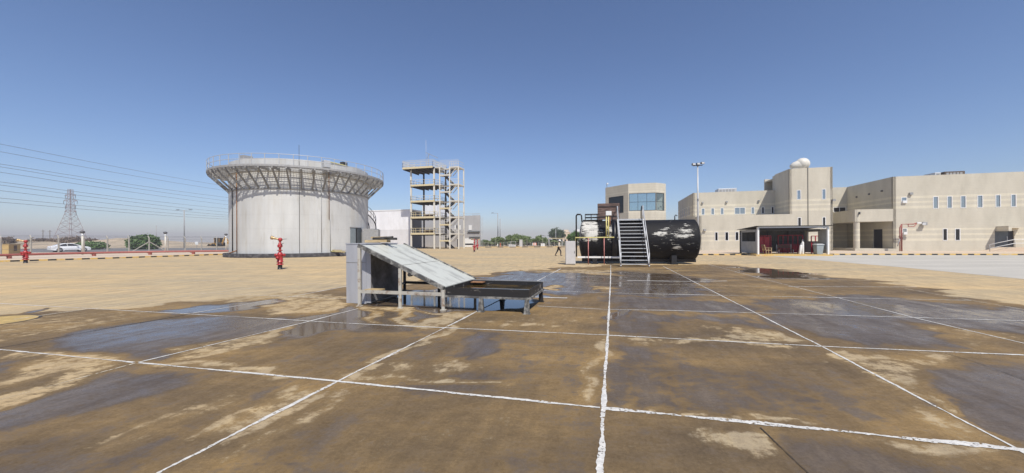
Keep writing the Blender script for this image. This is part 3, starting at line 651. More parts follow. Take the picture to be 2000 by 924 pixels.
def window(O, U, N, h, glass, parent, fr=0.07, cols=1, rows=1, name='window', out=0.02, fmat='white', depth=0.2, label=None):
    a, b, c, d = h; mb = MB(); B = lambda u, z, s=(-out, 0.10): mb.obox(O, U, N, Zv, u, s, z)
    e = 0.002
    B((a + e, a + fr), (c + e, d - e)); B((b - fr, b - e), (c + e, d - e)); B((a + fr, b - fr), (c + e, c + fr)); B((a + fr, b - fr), (d - fr, d - e))
    for i in range(1, cols):
        t = a + (b - a) * i / cols; B((t - fr * .4, t + fr * .4), (c + fr, d - fr), (0.0, 0.09))
    for i in range(1, rows):
        z = c + (d - c) * i / rows; B((a + fr, b - fr), (z - fr * .4, z + fr * .4), (0.005, 0.085))
    f = mb.build(name, fmat, parent)
    g = MB(); g.obox(O, U, N, Zv, (a + fr * .6, b - fr * .6), (0.04, 0.07), (c + fr * .6, d - fr * .6)); g.build('pane', glass, f)
    if label: f['label'] = label
    return f

# ------------------------------------------------------------------ office building
BO = Vector((49.2, 48.5, 0)); BU = Vector((math.cos(math.radians(15)), -math.sin(math.radians(15)), 0)); BN = Vector((math.sin(math.radians(15)), math.cos(math.radians(15)), 0))
def fac(px, py, s=0.0):
    d = ray(px, py); O = BO + BN * s; k = (O - CAM).dot(BN) / d.dot(BN); p = CAM + d * k; return (p - BO).dot(BU), p.z
def fhole(x0, y0, x1, y1, s=0.0):
    a = fac(x0, (y0 + y1) / 2, s)[0]; b = fac(x1, (y0 + y1) / 2, s)[0]; xm = (x0 + x1) / 2
    return (a, b, fac(xm, y1, s)[1], fac(xm, y0, s)[1])
bld = thing('office_building', BO, 'long beige two storey building with striped bands and stair tower on the right', 'building')
Hm, Hw, Ht = 9.7, 9.05, 11.35
H_up = [fhole(x0, y0, x1, y1) for x0, y0, x1, y1 in [(1822, 383.2, 1833, 407.3), (1849.5, 383, 1860, 407), (1875.7, 382.4, 1887, 406.8), (1908.6, 381.4, 1920, 405.3), (1944, 380.5, 1954.8, 404.6), (1974, 379.4, 1985, 404.8)]]
zt = sum(h[3] for h in H_up) / 6; zb = sum(h[2] for h in H_up) / 6; H_up = [(h[0], h[1], zb, zt) for h in H_up]
step_ = H_up[5][0] - H_up[4][0] + .3
H_up += [(H_up[5][0] + step_ * k, H_up[5][1] + step_ * k, zb, zt) for k in (1, 2, 3)]
H_ac = [fhole(1760, 385, 1771.6, 397.5), fhole(1762, 445.7, 1772, 458.9)]
H_lo = [fhole(1841, 446.4, 1850.7, 470), fhole(1865, 446.4, 1875.7, 470)]
H_dr = [(fac(1943, 460)[0], fac(1981, 460)[0], 0.62, fac(1960, 451)[1])]
EO = BO
wall(EO, BU, BN, 0, 34, 0, Hm, H_up + H_ac + H_lo + H_dr, 'wall', bld)
for h in H_up: window(EO, BU, BN, h, 'glass_sky', bld)
for h in H_lo: window(EO, BU, BN, h, 'glass_dark', bld)
for h in H_ac:
    f = window(EO, BU, BN, h, 'glass_sky', bld)
    mb = MB(); mb.obox(EO, BU, BN, Zv, (h[0] + .08, h[1] - .08), (-.18, .03), (h[2] + .03, h[2] + .36)); mb.build('air_conditioner', 'white', f, bevel=.02)
h = H_dr[0]
mb = MB(); mb.obox(EO, BU, BN, Zv, (h[0] + .01, h[0] + (h[1] - h[0]) * .74), (0.12, 0.2), (h[2], h[3] - .01)); d_ = mb.build('double_door', 'door_grey', bld)
mb = MB(); mb.obox(EO, BU, BN, Zv, (h[0] + (h[1] - h[0]) * .76, h[1] - .01), (0.14, 0.22), (h[2], h[3] - .01)); mb.build('door_leaf', 'door_dark', d_)
mb = MB(); mb.obox(EO, BU, BN, Zv, (h[0] + (h[1] - h[0]) * .66, h[0] + (h[1] - h[0]) * .69), (0.07, 0.12), (h[2] + .8, h[2] + 1.3)); mb.build('handle', 'galv', d_)
c0_, c1_ = fac(1933, 445)[0], fac(1990, 445)[0]
mb = MB(); mb.obox(EO, BU, BN, Zv, (c0_ + .6, c1_), (-1.5, -.002), (fac(1960, 446)[1] - .0, fac(1960, 442)[1])); mb.build('canopy', 'wall', bld)
mb = MB(); mb.obox(EO, BU, BN, Zv, (c0_ + .6, c0_ + 0.9), (-1.5, -.002), (fac(1960, 446)[1] - .35, fac(1960, 446)[1] - .003)); mb.build('canopy_fin', 'wall', bld)
# side walls & other volumes
sideO = BO
wall(sideO, BN, BU, 0, 9.8, 0.42, Hm, [(2.0, 3.9, 0.43, 3.0)], 'wall', bld)         # left face of the right wing
mb = MB(); mb.obox(BO, BU, BN, Zv, (.1, .18), (2.02, 3.88), (.43, 2.98)); mb.build('door', 'door_dark', bld)
tR = -6.7
hb = fhole(1627.5, 404.5, 1653.6, 414.5, 9.8)
wall(BO + BN * 9.8, BU, BN, tR - .0, 0, 0.42, Hm, [(max(hb[0], tR + .3), min(hb[1], -.15), hb[2], hb[3]), (-2.9, -1.9, .43, 2.9)], 'wall', bld)
window(BO + BN * 9.8, BU, BN, (max(hb[0], tR + .3), min(hb[1], -.15), hb[2], hb[3]), 'glass_dark', bld, cols=2)
mb = MB(); mb.obox(BO + BN * 9.8, BU, BN, Zv, (-2.88, -1.92), (.1, .18), (.43, 2.88)); mb.build('door', 'door_dark', bld)
tT = fac(1542, 400)[0]; tT1 = fac(1626.5, 400)[0]; tL = fac(1366, 450)[0]
HT = [fhole(1556, 371, 1564.5, 390), fhole(1605, 369, 1613.3, 389.6)]
HT2 = [fhole(1557.8, 424.5, 1565.2, 447), fhole(1606, 423.7, 1613, 446.5)]
wall(BO, BU, BN, tT, tT1, 0, Ht, HT + HT2, 'wall', bld)
for h in HT: window(BO, BU, BN, h, 'glass_sky', bld)
for h in HT2: window(BO, BU, BN, h, 'glass_dark', bld)
wall(BO + BU * tT, BN, BU, 0, 4.85, 5.15, Ht, [], 'wall', bld); wall(BO + BU * (tT + .35), BN, BU, 4.85, 6.6, 5.15, Ht, [], 'wall', bld)
wall(BO + BU * tT1 , BN, -BU, 0, 9.8, 0.0, Ht, [], 'wall', bld)
mb = MB(); mb.obox(BO, BU, BN, Zv, (tT + .4, tT1 - .32), (0.32, 9.5), (Ht - .5, Ht - .3)); mb.build('roof', 'wall', bld)
wall(BO + BN * 9.5, BU, BN, tT + .3, tT1 - .31, 5, Ht, [], 'wall', bld)
zb_ = 5.15
HL = [fhole(1396, 453, 1402.6, 470.5), fhole(1415.8, 452.8, 1423.3, 470.3), fhole(1435.8, 452.5, 1443.2, 470)]
wall(BO, BU, BN, tL, tT - .003, 0, zb_, HL, 'wall', bld)
for h in HL: window(BO, BU, BN, h, 'glass_dark', bld)
wall(BO + BU * tL, BN, BU, 0.0, 4.85, 0, zb_, [], 'wall', bld)
mb = MB(); mb.obox(BO, BU, BN, Zv, (tL + .32, tT - .01), (0.32, 4.84), (zb_ - .35, zb_ - .2)); mb.build('terrace', 'wall', bld)
S2 = 4.85; tW = fac(1354, 420, S2)[0]
rects = [(1369.8, 405.8, 1376.7, 419.5), (1388.4, 405.8, 1395.4, 419.5), (1407, 405.5, 1413.8, 419.2), (1434.5, 404.3, 1455.7, 418.8), (1466.9, 404.8, 1473.8, 418.4), (1487.3, 404.8, 1493, 417.8), (1506.2, 404.8, 1512, 417.5)]
HU = [fhole(*r, S2) for r in rects]
z1_ = sum(h[3] for h in HU) / 7; z0_ = sum(h[2] for h in HU) / 7
HU = [(h[0], h[1], z0_, z1_) for h in HU]
wall(BO + BN * S2, BU, BN, tW, tT + .34, 0, Hw, HU, 'wall', bld)
for i, h in enumerate(HU): window(BO + BN * S2, BU, BN, h, 'glass_sky' if i < 5 else 'glass_dark', bld, cols=2 if i == 3 else 1)
SH = [(3 + 1.9 * k, 3.7 + 1.9 * k, 5.7, 7.2) for k in range(5)] + [(3 + 1.9 * k, 3.7 + 1.9 * k, 1.5, 3.0) for k in range(5)]
wall(BO + BN * S2 + BU * tW, BN, BU, 0, 14, 0, Hw, SH, 'wall', bld)
for h in SH: window(BO + BN * S2 + BU * tW, BN, BU, h, 'glass_dark', bld)
mb = MB(); mb.obox(BO, BU, BN, Zv, (tW + .32, -7), (S2 + .32, S2 + 14), (Hw - .5, Hw - .35)); mb.build('roof', 'wall', bld)
mb = MB(); mb.obox(BO, BU, BN, Zv, (.32, 34), (.32, 24), (Hm - .5, Hm - .35)); mb.build('roof', 'wall', bld)
wall(BO + BN * (S2 + 14), BU, -BN, tW, -7, 0, Hw, [], 'wall', bld); wall(BO + BN * 24, BU, -BN, -7, 34, 0, Hm, [], 'wall', bld)
# porch
tp = fac(1670, 440)[0]; Hp = 5.56; Hs = 3.95; fl = 0.42
mb = MB(); mb.obox(BO, BU, BN, Zv, (tp, -.003), (0.003, 9.79), (0.0, fl)); mb.obox(BO, BU, BN, Zv, (tR, tp - .002), (5.9, 9.79), (0, fl)); mb.build('porch_floor', 'wall', bld)
mb = MB(); mb.obox(BO, BU, BN, Zv, (tp, -.003), (0, .3), (Hs, Hp)); mb.obox(BO, BU, BN, Zv, (tp, tp + .3), (.302, 9.79), (Hs, Hp)); mb.obox(BO, BU, BN, Zv, (tp + .302, -.004), (.302, 9.78), (Hs + .01, Hs + .25))
mb.lathe([(.38, Hs - .001), (.38, Hp + .002)], BO + BU * (tp + .30) + BN * .30, n=20); mb.build('porch_parapet', 'wall', bld)
mb = MB(); mb.obox(BO, BU, BN, Zv, (tR + .002, tp - .003), (5.9, 9.79), (Hs + .01, Hp - .004)); mb.build('porch_parapet', 'wall', bld)
mb = MB(); mb.lathe([(.33, fl), (.33, Hs)], BO + BU * (tp + .33) + BN * .33, n=20); mb.build('porch_column', 'wall', bld)
wall(BO + BU * (tR) , BN, BU, 5.0, 5.9, 0, Hs, [], 'wall', bld)
for (px_, py_, s) in [(1372, 396, S2), (1419, 394.5, S2), (1482, 392, S2)]:
    t, z = fac(px_, py_, s); mb = MB(); mb.obox(BO, BU, BN, Zv, (t - .12, t + .12), (s - .25, s - .002), (z - .12, z + .1)); mb.build('wall_lamp', 'galv_dark', bld)
for (px_, py_) in [(1778, 378.5), (1376, 449.5), (1628, 391)]:
    t, z = fac(px_, py_, 0); mb = MB(); mb.obox(BO, BU, BN, Zv, (t - .16, t + .16), (-.25, -.002), (z - .14, z + .14)); mb.build('wall_lamp', 'galv_dark', bld)
for s_, z in ((2.0, 8.1), (4.6, 8.0), (7.4, 7.9)):
    mb = MB(); mb.obox(BO, BU, BN, Zv, (-.14, -.002), (s_ - .1, s_ + .1), (z - .1, z + .1)); mb.build('wall_lamp', 'lamp_head', bld)
t, z = fac(1664, 410); mb = MB(); mb.obox(BO, BU, BN, Zv, (tp + .35, tp + .45), (-.3, -.05), (4.9, 5.25)); mb.build('wall_lamp', 'lamp_head', bld)
t5 = fac(1578, 400)[0]
mb = MB(); mb.tube([BO + BU * t5 - BN * .03 + Zv * .1, BO + BU * t5 - BN * .03 + Zv * (Ht + .05)], .035, 6); mb.build('cable_conduit', 'dark_steel', bld)
# rooftop plant
def rooftop(px0, py0, px1, py1, s, label, m):
    a, z1 = fac(px0, py0, s); b, _ = fac(px1, py0, s); base = Hm - .35 if s > 10 and px0 > 1700 else Hw - .35
    o = thing('rooftop_unit', BO + BU * a + BN * s + Zv * base, label, 'air conditioning unit')
    mb = MB(); mb.obox(BO, BU, BN, Zv, (a, b), (s, s + 2.2), (base, z1)); mb.build('housing', m, o, bevel=.04)
    mb = MB()
    for i in range(5): mb.obox(BO, BU, BN, Zv, (a + .2 + i * (b - a - .4) / 5, a + .2 + (i + .7) * (b - a - .4) / 5), (s - .03, s - .001), (base + .2, z1 - .2))
    mb.build('louvre', 'galv_dark', o)
rooftop(1403, 368.5, 1439, 374, 12, 'pale grey plant box on the roof of the left wing of the beige building', 'galv')
rooftop(1845, 335.2, 1885, 341, 14, 'brown louvred plant box on the roof above the right wing windows', 'brown')
rooftop(1826, 337.0, 1838, 341, 14.5, 'small pale plant box left of the brown one on the right wing roof', 'galv')
# moulded water tank on stair tower
ta = fac(1578, 327)[0]; zc = Ht - .3
wt = thing('water_tank', BO + BU * ta + BN * 2.2 + Zv * zc, 'cream moulded dome shaped water tank on top of the stair tower', 'water tank')
C_ = BO + BU * (ta + .28) + BN * 2.2 + Zv * (zc + 1.25)
mb = MB(); mb.sphere(C_, .88, 20, (1.0, 1, .95)); mb.build('tank_dome', 'grp', wt)
mb = MB(); mb.lathe([(.80, 0), (.72, .5), (.50, 1.15), (.20, 1.5), (.001, 1.55)], C_ + Zv * -.12, (-BU + Zv * -.10), 20); mb.build('tank_cone', 'grp', wt)
mb = MB(); mb.lathe([(.84, -.05), (.86, 0), (.84, .05)], C_, BU, 24); mb.build('rib', 'galv', wt)
mb = MB(); mb.obox(C_, BU, BN, Zv, (-1.4, .7), (-.5, .5), (-1.25, -.62)); mb.build('cradle', 'galv_dark', wt)

# steps / ramp and rails to the door
dr = thing('entrance_ramp', BO + BU * 14, 'concrete ramp and landing with white handrails before the grey double door', 'ramp')
r0, r1, r2 = fac(1903, 490)[0], fac(1950, 480)[0], 34
mb = MB(); Ob = BO - BN * .01
mb.add([Ob + BU * r0 - BN * 2.0, Ob + BU * r1 - BN * 2.0, Ob + BU * r1 - BN * 2.0 + Zv * .6, Ob + BU * r0, Ob + BU * r1, Ob + BU * r1 + Zv * .6], [(0, 1, 2), (3, 5, 4), (0, 2, 5, 3), (0, 3, 4, 1), (1, 4, 5, 2)])
mb.obox(Ob, BU, BN, Zv, (r1 + .001, r2), (-2.0, 0), (.0, .6)); mb.build('ramp_slab', 'verge', dr)
for side in (-1.95,):
    mb = MB(); a = Ob + BU * r0 + BN * side; b = Ob + BU * r1 + BN * side; c = Ob + BU * r2 + BN * side
    for hh in (.5, .95): mb.tube([a + Zv * hh, b + Zv * (hh + .6), c + Zv * (hh + .6)], .035, 6)
    mb.build('handrail', 'white', dr)
    mb = MB(); mb.tube([a - Zv * -.0, a + Zv * .95], .03, 6)
    for k in range(0, 8): p = b + (c - b) * (k / 8.0 * 1.0) + Zv * .6; mb.tube([p + Zv * .0, p + Zv * .95], .03, 6)
    mb.build('rail_post', 'galv_dark', dr)

# red foam / water riser by the wall
t0 = fac(1757, 497)[0]
rp_ = thing('fire_riser', BO + BU * t0 - BN * 1.2, 'red double riser pipe with a swung arm in front of the beige wall', 'pipe')
def bw(px_, z, s): return BO + BU * fac(px_, 460, s)[0] + BN * s + Zv * z
mb = MB(); s = -1.2; a1 = fac(1761, 438, s)[1]
mb.tube([bw(1761, .13, s), bw(1761, a1, s), bw(1784, a1, s), bw(1790, a1 + .1, s)], .075, 8)
mb.tube([bw(1757.5, .13, s), bw(1757.5, a1 - .45, s), bw(1760, a1 - .1, s)], .055, 8)
mb.tube([bw(1774, a1, s), bw(1774, a1 - .32, s), bw(1785, a1 - .32, s), bw(1790, a1, s)], .05, 8)
mb.build('pipe', 'red_pipe', rp_)
mb = MB(); mb.lathe([(.14, -.03), (.14, .03)], bw(1761, 1.75, s), (0, 1, 0), 14); mb.lathe([(.02, 0), (.14, 0)], bw(1761, 1.75, s - .02), (0, 1, 0), 14); mb.lathe([(.14, -.03), (.14, .03)], bw(1757.5, 1.95, s), (0, 1, 0), 14); mb.build('valve', 'dark_steel', rp_)
mb = MB(); mb.tube([bw(1757.5, 1.7, s), bw(1753, .75, s - .2)], .05, 6); mb.build('hose', 'galv_dark', rp_)
mb = MB(); mb.box(bw(1795, a1 + .12, s), (.45, .2, .18), -math.radians(15)); mb.build('nozzle', 'white', rp_, bevel=.03)
fl_ = thing('floodlight', bw(1806, a1 + .1, -.3), 'small square floodlight fixed to the beige wall right of the red riser', 'light')
mb = MB(); mb.box(bw(1806, a1 + .05, -.3), (.42, .3, .42), -math.radians(15)); mb.build('housing', 'galv_dark', fl_, bevel=.02)
mb = MB(); mb.box(bw(1805, a1 + .02, -.47), (.34, .03, .30), -math.radians(15)); mb.build('lens', 'lens', fl_)

# ------------------------------------------------------------------ control tower building
ct = thing('control_tower', (20, 61, 0), 'pale stone lookout building with a faceted band of teal windows behind the black tank', 'building')
a30 = math.radians(30)
Bp = Vector((18.6, 60, 0)); d1 = Vector((-math.sin(a30), math.cos(a30), 0)) * 5.1; Ap = Bp + d1
Cp = Bp + BU * 4.15; Dp = Cp + Vector((math.cos(a30), math.sin(a30), 0)) * 2.35; Ep = Dp + BN * 5.5; Fp = Ap + BN * 3
Hc = at(1240, 359, 60).z; wz = (at(1240, 412, 60).z, at(1240, 378, 60).z)
def face(a, b, holes, cols, g='glass_teal'):
    U = (b - a).normalized(); N = Vector((-U.y, U.x, 0)); L = (b - a).length
    hs = [(L * x0, L * x1, z0, z1) for x0, x1, z0, z1 in holes]
    wall(a, U, N, 0, L, 0, Hc, hs, 'ctrl', ct)
    for hh in hs: window(a, U, N, hh, g, ct, fr=.05, cols=cols, rows=2, fmat='dark_steel')
face(Ap, Bp, [(.16, .80, wz[0] - .2, wz[1] - .2)], 1, 'glass_dark')
face(Bp, Cp, [(.03, .995, wz[0], wz[1])], 3)
face(Cp, Dp, [(.01, .82, wz[0], wz[1])], 1)
face(Dp, Ep, [], 1); face(Ep, Fp, [], 1); face(Fp, Ap, [], 1)
mb = MB(); mb.prism([V2(p) for p in (Ap + (Cp - Ap) * .04, Bp + Vector((.1, .3, 0)), Cp + Vector((-.1, .3, 0)), Dp + Vector((-.3, .2, 0)), Ep + Vector((-.4, -.4, 0)), Fp + Vector((.4, -.4, 0)))], Hc - .5, Hc - .3); mb.build('roof', 'ctrl', ct)
cm = thing('roof_camera', Ap + Zv * Hc, 'small camera post on the left corner of the lookout roof', 'camera')
mb = MB(); mb.tube([Ap + Vector((.3, .1, Hc - .02)), Ap + Vector((.3, .1, Hc + .75))], .05, 6); mb.build('post', 'galv_dark', cm)
mb = MB(); mb.box(Ap + Vector((.35, 0, Hc + .7)), (.22, .35, .2)); mb.build('camera_head', 'white', cm)
rv = thing('roof_vent', Bp + Vector((2.2, 2, Hc - .3)), 'small white dome vent on the lookout roof', 'vent')
mb = MB(); mb.lathe([(.45, 0), (.45, .25), (.38, .42), (.2, .52), (.001, .55)], rv.location + Zv * .05, n=16); mb.build('cowl', 'white', rv)

# ------------------------------------------------------------------ storage tank with walkway
TC = Vector((54.6 * math.sin(math.radians(-28.97)), 54.6 * math.cos(math.radians(-28.97)), 0)); TR, WR = 7.65, 9.6
tk = thing('storage_tank', TC, 'big round pale grey storage tank with a railed walkway carried on slanted struts', 'tank')
TH = 10.65; DH = 9.6
mb = MB(); mb.lathe([(TR, .4), (TR, TH)], TC, n=96); mb.lathe([(TR - .25, TH), (TR, TH)], TC, n=96); mb.lathe([(.01, TH - .3), (TR - .25, TH - .3)], TC, n=96); mb.build('tank_shell', 'tank', tk)
mb = MB(); mb.lathe([(8.2, 0), (8.2, .43), (TR - .05, .43)], TC, n=40); mb.build('plinth', 'plinth', tk)
def pol(r, a, z): return TC + Vector((math.cos(a) * r, math.sin(a) * r, z))
NB = 46
mb = MB()
for k in range(NB):                       # radial joists under the deck
    a = 2 * PI * k / NB; mb.bar(pol(TR + .01, a, DH - .17), pol(WR, a, DH - .17), .15, .30)
for r in (WR, WR - .65, TR + .7):
    n = 120
    for k in range(n): mb.bar(pol(r, 2 * PI * k / n, DH - .06), pol(r, 2 * PI * (k + 1) / n, DH - .06), .06, .20 if r == WR else .1)
mb.build('deck_frame', 'galv_dark', tk)
mb = MB()                                  # open grating: concentric strips + radial strips
r = TR + .08
while r < WR - .02:
    n = 120
    for k in range(n): 
        a0_, a1_ = 2 * PI * k / n, 2 * PI * (k + 1) / n
        mb.quad(pol(r, a0_, DH), pol(r + .038, a0_, DH), pol(r + .038, a1_, DH), pol(r, a1_, DH))
    r += .16
for k in range(184):
    a0_ = 2 * PI * k / 184; mb.bar(pol(TR + .05, a0_, DH - .012), pol(WR, a0_, DH - .012), .035, .02)
mb.build('deck_grating', 'grating', tk)
for k in range(NB):
    a = 2 * PI * k / NB; mb = MB(); mb.bar(pol(TR + .03, a, 7.45), pol(WR - .05, a, DH - .3), .14, .14); mb.build('strut', 'strut', tk)
mb = MB(); 
for k in range(96): mb.bar(pol(TR + .04, 2 * PI * k / 96, 7.42), pol(TR + .04, 2 * PI * (k + 1) / 96, 7.42), .08, .14)
mb.build('strut_ring', 'strut', tk); mb = MB()
for k in range(96): mb.bar(pol(TR + .04, 2 * PI * k / 96, DH - .3), pol(TR + .04, 2 * PI * (k + 1) / 96, DH - .3), .06, .1)
mb.build('strut_ring', 'galv_dark', tk)
mb = MB()
for k in range(NB): a = 2 * PI * (k + .5) / NB; mb.bar(pol(WR - .02, a, DH), pol(WR - .02, a, DH + 1.12), .05)
mb.build('rail_post', 'galv', tk)
for zz_ in (DH + 1.12, DH + .58):
    mb = MB(); mb.tube([pol(WR - .02, 2 * PI * k / 120, zz_) for k in range(121)], .028, 6, False); mb.build('handrail', 'galv', tk)
mb = MB(); mb.lathe([(WR, DH + .005), (WR, DH + .05)], TC, n=96); mb.build('toe_board', 'galv', tk)
def onTank(px_, r=TR + .05):              # angle of the near-side shell point seen at px_
    b = math.atan((px_ - 1000) / F); C2 = Vector((TC.x, TC.y)); d = Vector((math.sin(b), math.cos(b))); bb = d.dot(C2); cc = C2.dot(C2) - r * r
    tt = bb - math.sqrt(max(bb * bb - cc, 0)); p = d * tt - C2; return math.atan2(p.y, p.x)
for px_, r_, z0, z1, m_, in [(454.5, .05, .5, 7.6, 'dark_steel'), (463, .04, .5, 9.2, 'rust'), (585, .020, .45, 12.2, 'dark_steel'), (628, .03, .5, 9.4, 'galv_dark'), (643, .035, 4.2, 10.6, 'rust'), (645, .03, .6, 4.2, 'galv_dark')]:
    a = onTank(px_); mb = MB(); mb.tube([pol(TR + .08, a, z0), pol(TR + .08, a, z1)], r_, 6); mb.build('down_pipe', m_, tk)
a = onTank(457.5); mb = MB(); mb.tube([pol(TR + .1, onTank(454.5), .55), pol(TR + .5, a, .5), pol(TR + .1, onTank(463), .75)], .06, 6); mb.build('pipe_elbow', 'rust', tk)
a0_, a1_ = onTank(643), onTank(680)
mb = MB(); mb.tube([pol(TR + .1, a0_, 9.8), pol(TR + .1, a0_, TH + .05)] + [pol(TR + .1 - .02 * k, a0_ + (a1_ - a0_) * k / 6, TH + .08 - .02 * k) for k in range(7)], .06, 6); mb.build('roof_pipe', 'gas_yellow', tk)
for px_, w_, m_, lbl in [(466, 1.0, 'galv_dark', 'grey'), (636, .8, 'galv', 'white'), (682.5, .5, 'dark_steel', 'dark')]:
    a = onTank(px_); c = pol(TR - (.8 if px_ != 636 else -.35), a, TH + (.1 if px_ != 636 else -.35)); o = thing('roof_box', c, lbl + (' ventilation box on the tank roof behind its walkway rail' if px_ != 636 else ' cooling box standing on the tank walkway by the parapet'), 'ventilation box')
    mb = MB(); mb.box(c + Zv * .05, (w_, .7, .8), a); mb.build('casing', m_, o, bevel=.03)
    mb = MB(); mb.box(pol(TR - (.8 if px_ != 636 else -.35) + .37, a, c.z), (.03, .6 * w_, .5), a); mb.build('grille', 'black', o)
# door in the shell
aL, aM, aM2, aR = onTank(684.5), onTank(694.5), onTank(697.5), onTank(705.5); zt_ = 3.35
def curved(a0, a1, r, z0, z1, name, m, par, th=.06, n=4):
    mb = MB()
    for k in range(n):
        p, q_ = a0 + (a1 - a0) * k / n, a0 + (a1 - a0) * (k + 1) / n
        vs = [pol(rr, aa, z) for aa in (p, q_) for rr in (r, r + th) for z in (z0, z1)]
        mb.add(vs, [(0, 1, 3, 2), (4, 6, 7, 5), (0, 4, 5, 1), (2, 3, 7, 6), (0, 2, 6, 4), (1, 5, 7, 3)])
    return mb.build(name, m, par)
dd = curved(aL, aM, TR + .02, .45, zt_, 'door', 'door_blue', tk); curved(aM2, aR, TR + .02, .45, zt_, 'door_leaf', 'door_grey', dd)
curved(aM + .001, aM2 - .001, TR + .015, .45, zt_ - .05, 'door_gap', 'black', dd, .03)
curved(aL - .01, aR + .01, TR + .02, zt_, zt_ + .1, 'door_lintel', 'galv_dark', dd, .12, 6)
# stair round the right-hand side
mb = MB(); st = []
a_0, a_1, n = math.radians(16), math.radians(104), 40
for k in range(n):
    a = a_0 + (a_1 - a_0) * k / n; z = 3.3 + (DH - 3.3) * k / n
    mb.bar(pol(TR + .08, a, z), pol(TR + .95, a, z), .26, .04)
mb.build('stair_tread', 'dark_steel', tk)
mb = MB()
for r in (TR + .10, TR + .97): mb.tube([pol(r, a_0 + (a_1 - a_0) * k / n, 3.2 + (DH - 3.3) * k / n) for k in range(n + 1)], .07, 6)
mb.build('stair_stringer', 'dark_steel', tk)
mb = MB()
for hh in (.55, 1.05): mb.tube([pol(TR + .97, a_0 + (a_1 - a_0) * k / n, 3.3 + hh + (DH - 3.3) * k / n) for k in range(n + 1)], .03, 6)
for k in range(0, n + 1, 3): mb.tube([pol(TR + .97, a_0 + (a_1 - a_0) * k / n, 3.3 + (DH - 3.3) * k / n), pol(TR + .97, a_0 + (a_1 - a_0) * k / n, 4.35 + (DH - 3.3) * k / n)], .03, 5)
mb.build('stair_rail', 'dark_steel', tk)
# antenna mast on roof is the tall down pipe; entry booth right of the door
b0, b1 = at(708.5, 447, 46.5), at(739.5, 447, 46.5)
bt = thing('entry_booth', ((b0.x + b1.x) / 2, 47.2, 0), 'low grey box shaped booth against the right foot of the round tank under its stair', 'booth')
mb = MB(); mb.box(((b0.x + b1.x) / 2 - .25, 47.2, b0.z / 2), (b1.x - b0.x - .45, 1.6, b0.z)); mb.build('booth_wall', 'galv_dark', bt, bevel=.02)
mb = MB(); mb.box(((b0.x + b1.x) / 2 + .75, 46.7, b0.z / 2 - .05), (b1.x - b0.x - 1.5, .8, b0.z - .1)); mb.build('booth_panel', 'galv_dark', bt)
# pile of pipes on the plinth
pz = pol(8.0, onTank(656), .43)
pile = thing('timber_pile', pz, 'pile of yellowish boards lying on the dark plinth at the foot of the tank', 'boards')
for k in range(7):
    o = Vector((random.uniform(-.3, .3), -.05 - .13 * (k % 3), .07 + .11 * (k // 3)))
    mb = MB(); mb.bar(pz + o + Vector((-1.1, .35, 0)), pz + o + Vector((1.0, -.45, 0)), .14, .08); mb.build('board', ['wood', 'gas_yellow'][k % 2], pile)

# ------------------------------------------------------------------ hydrants with monitors
def make_hydrant(label):
    t = thing('hydrant', (0, 0, 0), label, 'hydrant', 'red hydrants with water cannons')
    mb = MB(); mb.lathe([(.15, 0), (.15, .02), (.125, .03), (.125, .27), (.15, .28)], n=18); mb.build('base', 'black', t)
    mb = MB(); mb.lathe([(.19, .28), (.19, .35), (.13, .36), (.13, .42), (.20, .43), (.20, .46), (.165, .48), (.155, .85), (.17, .87), (.16, .95), (.12, 1.02), (.08, 1.06), (.08, 1.14), (.15, 1.15), (.15, 1.19), (.001, 1.2)], n=20); mb.build('barrel', 'red', t)
    for sx, sy in ((1, 0), (-1, 0), (0, -1)):
        mb = MB(); mb.lathe([(.075, .10), (.075, .24), (.10, .245), (.10, .29), (.03, .30), (.03, .34), (.001, .345)], (0, 0, .88 if sx else .72), (sx, sy, 0), 12); mb.build('outlet_cap', 'red', t)
    mb = MB(); mb.lathe([(.07, 1.19), (.07, 1.36), (.12, 1.37), (.12, 1.42), (.08, 1.43), (.09, 1.52), (.09, 1.62), (.06, 1.64), (.065, 1.72)], n=14); mb.sphere((0.02, 0, 1.83), .125, 12); mb.build('riser', 'red', t)
    mb = MB(); mb.lathe([(.02, -.1), (.11, -.1), (.11, .1), (.02, .1)], (.0, 0, 1.44), (0, 1, 0), 12); mb.build('valve', 'red', t)
    mb = MB(); mb.tube([(.08, -.05, 1.48), (.26, -.08, 1.62)], .018, 6); mb.tube([(.10, 0, 1.85), (.42, 0, 1.87)], .016, 6); mb.build('lever', 'dark_steel', t)
    mb = MB(); mb.tube([(-.06, 0, 1.85), (-.16, 0, 1.88), (-.30, 0, 1.91), (-.42, 0, 1.94), (-.44, 0, 1.944), (-.53, 0, 1.96)], [.05, .055, .075, .085, .115, .12], 12); mb.build('nozzle', 'brass', t)
    return t
hy = make_hydrant('red hydrant with brass water cannon standing alone before the round grey tank')
HP = [((547, 526), 0.0, None), ((50, 514), 0.25, 'red hydrant at the far left beside the black and yellow kerb'), ((926.5, 492), .6, 'distant red hydrant before the white shutter of the shed, the nearer of two'), ((932.5, 487.5), -2.6, 'distant red hydrant behind the nearer one before the white shutter')]
for k, (p, rz, lb) in enumerate(HP):
    o = hy if k == 0 else copy_tree(hy)
    place(o, G(*p), rz, 1.0, lb)

